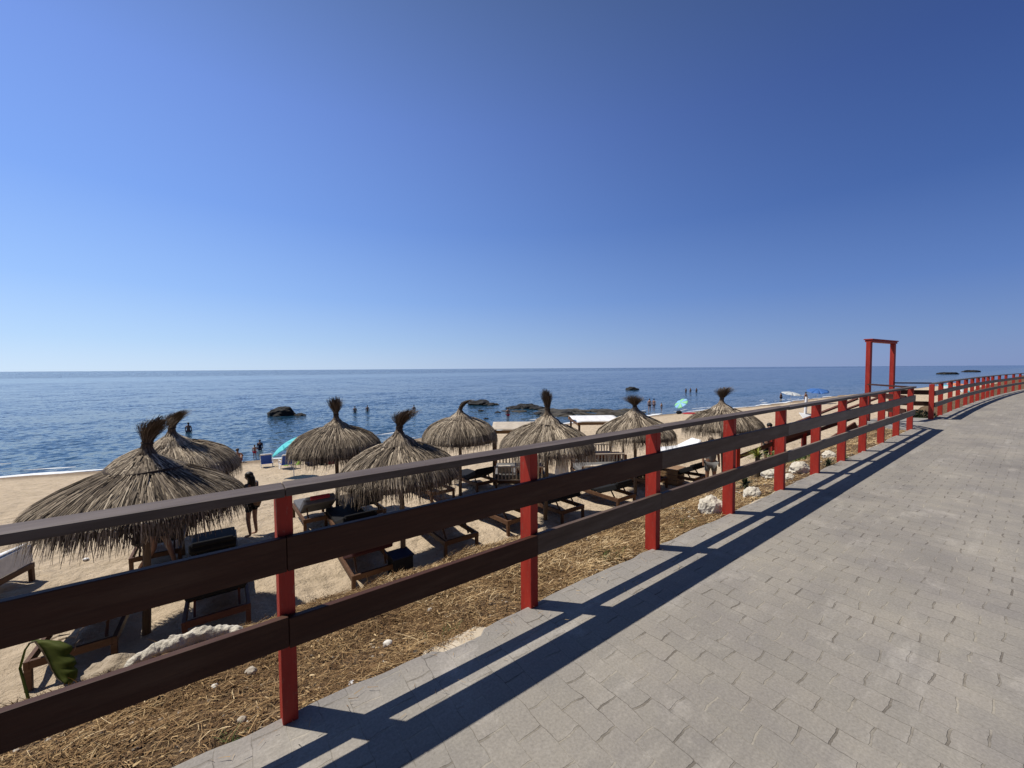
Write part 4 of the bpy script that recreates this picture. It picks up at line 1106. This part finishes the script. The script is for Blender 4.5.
# ------------------------------------------------------------------ rocks
def rock(name, loc, rad, label, mat, seed, cat='rock', group=None, amp=0.3, sub=4, flat=None, rz=0.0):
    m = MB(); m.blob((0, 0, 0), rad, seed, amp, 1.4, sub, flat=flat)
    o = m.build(name, M[mat], smooth=False, loc=loc, rot=(0, 0, rz)); return tag(o, label, cat, group)
p = at(282, 415.5, SEA_Z)
rock('sea_rock', p + Vector((0, 0, 0.15)), (1.6, 1.1, 0.95), 'big dark rock rising alone from the sea left of the mushroom shaped parasol', 'reef', 3, amp=0.28)
p = at(300, 415.5, SEA_Z); rock('sea_rock', p, (0.7, 0.5, 0.32), 'low dark rock touching the right end of the big sea rock', 'reef', 5)
p = at(632, 389.8, SEA_Z); rock('sea_rock', p, (1.7, 1, 0.75), 'small dark rock far out beyond the two standing adults', 'reef', 6)
p = at(948, 374.2, SEA_Z); rock('sea_rock', p, (6.5, 3, 1.5), 'long low dark rock far out right of the gateway', 'reef', 8)
p = at(972, 372.0, SEA_Z); rock('sea_rock', p, (8, 4, 1.8), 'farthest low dark rock near the horizon above the distant fence', 'reef', 9)
REEF = [(480, 404.5, 3.0, 'reef'), (488, 405, 1.6, 'reef'), (496, 404.8, 1.0, 'reef'), (481, 411, 0.6, 'reef'), (498, 412.5, 0.7, 'reef'), (513, 408.5, 1.8, 'reef'), (522, 407.5, 2.0, 'reef'), (530, 408, 2.6, 'reef'),
        (538, 409, 1.8, 'reef'), (506, 411, 0.9, 'reef_brown'), (519, 411.5, 1.4, 'reef_brown'), (549, 410.0, 2.0, 'reef_brown'), (558, 411.5, 2.2, 'reef_brown'), (568, 411.3, 2.2, 'reef_brown'), (577, 411, 2.0, 'reef_brown'),
        (586, 411.4, 2.2, 'reef_brown'), (596, 411.3, 2.2, 'reef_brown'), (606, 411.6, 2.0, 'reef_brown'), (617, 411.5, 1.8, 'reef_brown'), (551, 414.5, 1.2, 'reef'), (566, 414.5, 1.5, 'reef'), (573, 416, 0.9, 'reef_brown'), (590, 414.5, 1.4, 'reef_brown'),
        (540, 414, 1.2, 'reef'), (486, 419, 0.45, 'reef'), (475, 421, 0.4, 'reef'), (602, 415, 1.2, 'reef_brown'), (628, 412.5, 1.5, 'reef_brown')] + [(545 + i * 8.5 + 3 * math.sin(i * 2.3), 412.5 + 2.2 * math.sin(i * 1.7), 2.4 + math.sin(i), 'reef_brown') for i in range(12)]
rr = random.Random(5)
for i, (px, py, w, mt) in enumerate(REEF):
    p = at(px, py, SEA_Z)
    rock('reef_rock', p + Vector((0, 0, 0.02)), (w * .62, w * rr.uniform(.4, .7), w * (rr.uniform(.06, .11) if mt == 'reef_brown' else rr.uniform(.16, .26))), 'dark rock of the low reef at the water edge beyond the daybeds' if mt == 'reef' else 'brown weedy rock of the low reef at the water edge beyond the daybeds', mt, 20 + i, 'rock', 'rocks of the low reef', 0.42, 3, rz=rr.uniform(0, 6))
# limestone boulders on the bank
def boulder(px, py, rad, label, seed, mat='limestone', rz=0.0, sink=0.4):
    p = at(px, py); return rock('boulder', p + Vector((0, 0, rad[2] * (1 - sink) - 0.02)), rad, label, mat, seed, 'boulder', None, 0.25, 4, rz=rz)
boulder(711, 513, (0.135, 0.12, 0.14), 'round white boulder at the foot of the fourth red post, left side', 31, rz=.5)
boulder(752, 497, (0.16, 0.09, 0.09), 'long white boulder just right of the fourth red post', 33, rz=.7)
boulder(799, 472, (0.19, 0.12, 0.11), 'larger white boulder between the fifth and sixth red posts', 35, rz=.6)
boulder(788, 480, (0.11, 0.08, 0.07), 'smaller white boulder below the larger one between the fifth and sixth posts', 36, rz=.6)
boulder(829, 458, (0.13, 0.1, 0.09), 'white boulder right of the sixth red post', 37, rz=.6)
boulder(772, 478, (0.16, 0.12, 0.10), 'little white boulder right of the yellow green plant', 39, rz=.2)
def crest(px, s_):
    """ground point at a bearing on a line s_ metres out from the fence"""
    d = ray(px, 650); e = Vector((d.x, d.y)); k = (s_ + O.dot(N)) / e.dot(N)
    return Vector((e.x * k, e.y * k, gz(e.x * k, e.y * k)))
p = crest(116, 1.78); m = MB(); m.blob((0, 0, 0.0), (0.20, 0.16, 0.14), 44, 0.35, 1.5, 4, flat=-0.3); o = m.build('sand_mound', M['mound'], smooth=True, loc=p, rot=(0, 0, ANG)); tag(o, 'small heap of grey sand beside the white stone ridge', 'sand heap')
ridge = MB(); rr = random.Random(9); mid_ = crest(182, 1.62)
for i in range(34):
    q = crest(132 + 104 * i / 33, 1.62); f = i / 33; h_ = 0.6 + 0.55 * math.sin(f * math.pi)
    ridge.blob(q - mid_ + Vector((rr.uniform(-.012, .012), rr.uniform(-.02, .02), 0.03 + 0.03 * h_)), (rr.uniform(.035, .055), rr.uniform(.03, .05), rr.uniform(.035, .055) * h_ + .01), 50 + i, 0.3, 1.6, 2)
me_o = ridge.build('stone_ridge', M['limestone'], loc=mid_)
rm = me_o.modifiers.new('remesh', 'REMESH'); rm.mode = 'VOXEL'; rm.voxel_size = 0.009
tag(me_o, 'long lumpy white stone ridge on the bank crest left of the first visible post', 'stone ridge')

# stones in the dry grass
def stone(px, py, r_, label, seed, mat='pebble'):
    p = at(px, py); return rock('stone', p + Vector((0, 0, r_ * 0.5)), (r_, r_ * .85, r_ * .75), label, mat, seed, 'stone', None, 0.2, 3)
stone(215, 690, 0.019, 'round white stone in the brown straw left of the first visible post', 61, 'white_stone')
stone(251, 676, 0.032, 'larger beige stone near the foot of the first visible post', 62)
stone(388, 647, 0.032, 'pale flat stone lying alone in the dry grass between the first two posts', 63, 'white_stone')
stone(416, 656, 0.02, 'dark stone close to the broken paving edge', 64, 'reef_brown')
stone(352, 685, 0.018, 'tiny white scrap by the paving edge right of the first visible post', 65, 'white_cloth')
stone(242, 723, 0.02, 'small beige stone near the paving edge at the bottom left', 66)
stone(430, 612, 0.02, 'small white stone up the bank between the first two posts', 67, 'white_stone')

# ------------------------------------------------------------------ ground cover on the bank
def straw():
    m = MB(); r = random.Random(17); g = np.random.default_rng(5)
    def field(n, t, s, k, dens, Lr, Wr, tone_, steep):
        keep = g.random(n) < (0.5 + vnoise(t * k[0], s * k[0], k[1])) * dens
        t, s = t[keep], s[keep]; n = len(t); z = height(t, s); gs = (height(t, s + .05) - z) / .05; on_pav = s < 0.0; z = np.where(on_pav, .003, z); gs = np.where(on_pav, 0, gs)
        L = g.uniform(*Lr, n); W = g.uniform(*Wr, n); tn = np.clip(g.normal(*tone_, n) + vnoise(t * 3, s * 3, 91) * .3, 0, 1); el = np.abs(g.normal(*steep, n)); a = g.uniform(0, 2 * math.pi, n)
        dx, dy = np.cos(a), np.sin(a); dz = gs * (dx * N.x + dy * N.y); bend = g.uniform(-.5, .5, n); tw = g.uniform(0, .6, n)
        px = O.x + U.x * t + N.x * s; py = O.y + U.y * t + N.y * s; pz = z + g.uniform(0, .022, n)
        ss_ = np.stack([-dy * (1 - tw), dx * (1 - tw), tw], 1); ss_ /= np.linalg.norm(ss_, axis=1)[:, None]
        k0 = len(m.v); V = []
        for i, f in enumerate((0, 1 / 3, 2 / 3, 1)):
            c = np.stack([px + dx * L * f * np.cos(el) - dy * bend * L * f * f * .5, py + dy * L * f * np.cos(el) + dx * bend * L * f * f * .5, pz + dz * L * f * np.cos(el) + L * np.sin(el) * (f - .45 * f * f)], 1)
            w = (W * (1 - .6 * f) * .5)[:, None]
            V += [c - ss_ * w, c + ss_ * w]
        V = np.stack(V, 1).reshape(-1, 3)
        m.v.extend(map(tuple, V.tolist())); m.tone.extend(np.repeat(tn, 8).tolist())
        for j in range(n):
            b = k0 + j * 8
            m.f.extend([(b, b + 1, b + 3, b + 2), (b + 2, b + 3, b + 5, b + 4), (b + 4, b + 5, b + 7, b + 6)])
    n = 170000; field(n, -1.9 + 7.0 * g.random(n) ** 1.25, .06 + 2.0 * g.random(n), (2.1, 77), 1.5, (.02, .10), (.0018, .0048), (.30, .25), (.05, .22))
    n = 1500; field(n, -1.9 + 7.0 * g.random(n) ** 1.25, .06 + 1.9 * g.random(n), (2.1, 77), 1.5, (.08, .22), (.0025, .005), (.55, .24), (.08, .22))
    n = 40000; field(n, -1.9 + 9.0 * g.random(n) ** 1.25, .05 + 2.1 * g.random(n), (2.6, 79), 1.5, (.010, .032), (.006, .014), (.30, .24), (.10, .3))
    n = 60000; field(n, 1.0 + 17 * g.random(n) ** 1.2, .06 + 2.3 * g.random(n), (1.3, 78), 1.45, (.02, .10), (.003, .008), (.78, .20), (.4, .45))
    n = 500; field(n, -1.9 + 14.0 * g.random(n) ** 1.3, -.02 - .30 * g.random(n) ** 2.2, (2.6, 85), 1.1, (.012, .06), (.0016, .004), (.5, .24), (.02, .08))
    o = m.build('dry_grass', M['straw'], tone=True); tag(o, kind='stuff')
straw()
m = MB(); r = random.Random(23)
for i in range(1500):
    t = -1.9 + 12 * r.random() ** 1.3; s = .08 + 2.2 * r.random(); rad = r.uniform(.004, .014) * (1.0 if t < 4 else 1.6)
    z = float(height(t, s)); m.blob(st(t, s, z + rad * .3), (rad, rad * r.uniform(.6, 1), rad * r.uniform(.5, .9)), i, .25, sub=1, tone=r.random())
tag(m.build('gravel', M['gravel'], tone=True), kind='stuff')

def tuft(px, py, n, L, label, mat='blade_green', spread=0.08, cat='grass tuft'):
    p = at(px, py); m = MB(); r = random.Random(int(px * 7 + py))
    for i in range(n):
        a = r.uniform(0, 6.283); e = r.uniform(.5, 1.4); l = L * r.uniform(.5, 1.1); b = Vector((r.gauss(0, spread), r.gauss(0, spread), -.01)); side = Vector((-math.sin(a), math.cos(a), 0))
        pts = [b + Vector((math.cos(a) * math.cos(e) * l * f, math.sin(a) * math.cos(e) * l * f, math.sin(e) * l * (f - .35 * f * f))) for f in (0, .35, .7, 1)]
        m.ribbon(pts, side, L * .045, L * .012, r.random())
    o = m.build('grass_tuft', M[mat], tone=True, loc=p); return tag(o, label, cat)
tuft(231, 745, 14, .10, 'thin green sprig beside the paving edge left of the first visible post', spread=.015)
tuft(455, 637, 50, .09, 'low greenish tuft in the dry grass left of the second visible post', spread=.05)
tuft(613, 557, 70, .12, 'green tuft in the dry grass left of the third red post', spread=.07)
tuft(694, 525, 60, .12, 'green tuft in the dry grass left of the fourth red post', spread=.07)
tuft(770, 500, 60, .16, 'olive tuft near the long white boulder', spread=.10)
# leafy plants along the bank
def rosette(px, py, n, L, label, mat, cat='plant', trunk=0.0, width=.05):
    p = at(px, py); r = random.Random(int(px + py)); root = empty('spiky_plant', p, 0, label, cat)
    m = MB()
    for i in range(n):
        a = r.uniform(0, 6.283); e = r.uniform(.15, 1.45); l = L * r.uniform(.65, 1.1); side = Vector((-math.sin(a), math.cos(a), 0)); b = Vector((0, 0, trunk))
        pts = [b + Vector((math.cos(a) * math.cos(e) * l * f, math.sin(a) * math.cos(e) * l * f, math.sin(e) * l * f - .35 * l * f * f)) for f in (0, .3, .6, 1)]
        m.ribbon(pts, side, L * width * 1.6, L * width * .3, r.random())
    m.build('foliage', M[mat], root, tone=True)
    m = MB(); m.tube([(0, 0, -.15), (0.01, 0, trunk * .5), (0, 0, trunk + .02)], [.05, .04, .035], 8); m.build('stem', M['stem'], root)
    return root
rosette(757, 478, 70, .27, 'yellow green spiky plant between the fourth and fifth red posts', 'palm_green', trunk=.35)
rosette(745, 489, 60, .25, 'small dark spiky plant left of the yellow green one', 'shrub_dark', trunk=.05)
rosette(828, 468, 70, .22, 'dark little spiky plant between the sixth and seventh red posts', 'shrub_dark', trunk=.03)
rosette(843, 462, 60, .2, 'olive spiky plant close behind the sixth red post', 'blade_green', trunk=.03)
def shrub(px, py, rad, n, leaf, label, mat):
    p = at(px, py); r = random.Random(int(px * 3 + py)); root = empty('low_shrub', p, 0, label, 'shrub')
    m = MB()
    for i in range(n):
        d = Vector((r.gauss(0, 1), r.gauss(0, 1), abs(r.gauss(0, 1)))).normalized() * (r.random() ** .4); lump = 1 + .35 * mnoise.noise(d * 2.5 + Vector((px, 0, 0)))
        c = Vector((d.x * rad[0], d.y * rad[1], d.z * rad[2])) * lump; a = Vector((r.gauss(0, 1), r.gauss(0, 1), r.gauss(0, 1))).normalized(); b = a.orthogonal().normalized()
        l = leaf * r.uniform(.6, 1.3); m.add([c - a * l, c + b * l * .45, c + a * l, c - b * l * .45], [(0, 1, 2, 3)], r.random())
    m.build('foliage', M[mat], root, tone=True)
    m = MB()
    for i in range(6):
        a = i * 1.05; m.tube([(0, 0, -.1), (math.cos(a) * rad[0] * .4, math.sin(a) * rad[1] * .4, rad[2] * .5)], [.012, .006], 5)
    m.build('stem', M['stem'], root)
    return root
shrub(919, 420, (.55, .3, .34), 900, .045, 'dark low shrub in the shade of the fence gap', 'shrub_dark')
shrub(797, 462, (.7, .45, .22), 800, .04, 'grey green ground shrub behind the larger white boulder', 'blade_green')

# torn banana leaf reaching up from behind the bank at the left
def dp(px, py, depth):
    d = ray(px, py); k = depth / d.y; return Vector((d.x * k, d.y * k, EYE + d.z * k))
bl = crest(40, 2.3); D0 = dp(33, 641, 3.05).y
root = empty('banana_plant', bl, 0, 'young banana plant with one big torn green leaf drooping behind the lowest rail', 'plant')
LEFT = [(30, 643), (36, 641), (43, 650), (49, 661), (53, 670), (58, 678), (65, 684)]
RIGHT = [(34, 639.5), (60, 641), (72, 646), (74, 657), (78, 666), (77, 677), (70, 684.5)]
m = MB(); vs = []; nr_ = 18
for i in range(nr_ + 1):
    f = i / nr_ * (len(LEFT) - 1); k0 = min(int(f), len(LEFT) - 2); g = f - k0
    l = Vector(LEFT[k0]).lerp(Vector(LEFT[k0 + 1]), g); r_ = Vector(RIGHT[k0]).lerp(Vector(RIGHT[k0 + 1]), g)
    tear = 0.84 if i in (8, 12) else 1.0
    for j in range(6):
        w = j / 5; q = l.lerp(l.lerp(r_, tear), w)
        vs.append(dp(q.x, q.y, 2.92 + 0.05 * w - 0.02 * math.sin(w * 3.1) + 0.12 * (1 - i / nr_) + 0.004 * math.sin(i * 2.2) * w) - bl)
m.add(vs, [(i * 6 + k, i * 6 + k + 1, (i + 1) * 6 + k + 1, (i + 1) * 6 + k) for i in range(nr_) for k in range(5)])
o = m.build('leaf_blade', M['leaf'], root, smooth=True); so = o.modifiers.new('thick', 'SOLIDIFY'); so.thickness = 0.003
m = MB(); m.tube([vs[i * 6] + Vector((0, -.006, 0)) for i in range(nr_)], [.007 - .0003 * i for i in range(nr_)], 6); m.build('midrib', M['stem'], root)
m = MB(); m.tube([(-.1, .1, -.3), dp(20, 668, 3.15) - bl, dp(25, 650, 3.1) - bl, dp(30, 643, 3.04) - bl], [.012, .009, .007, .006], 8); m.build('stalk', M['leaf'], root)
r = random.Random(4)
for (x0, y0, x1, y1) in ((50, 640, 70, 634), (58, 641, 76, 637), (76, 638, 84, 627), (75, 650, 79, 640)):
    m = MB(); a_, b_ = dp(x0, y0, 3.1) - bl, dp(x1, y1, 3.14) - bl
    m.ribbon([a_, a_.lerp(b_, .5) + Vector((0, -.01, .015)), b_], Vector((0.2, .5, .8)).normalized(), .022, .006, .5)
    o = m.build('dry_leaf', M['leaf_dry'], root); so = o.modifiers.new('thick', 'SOLIDIFY'); so.thickness = 0.002
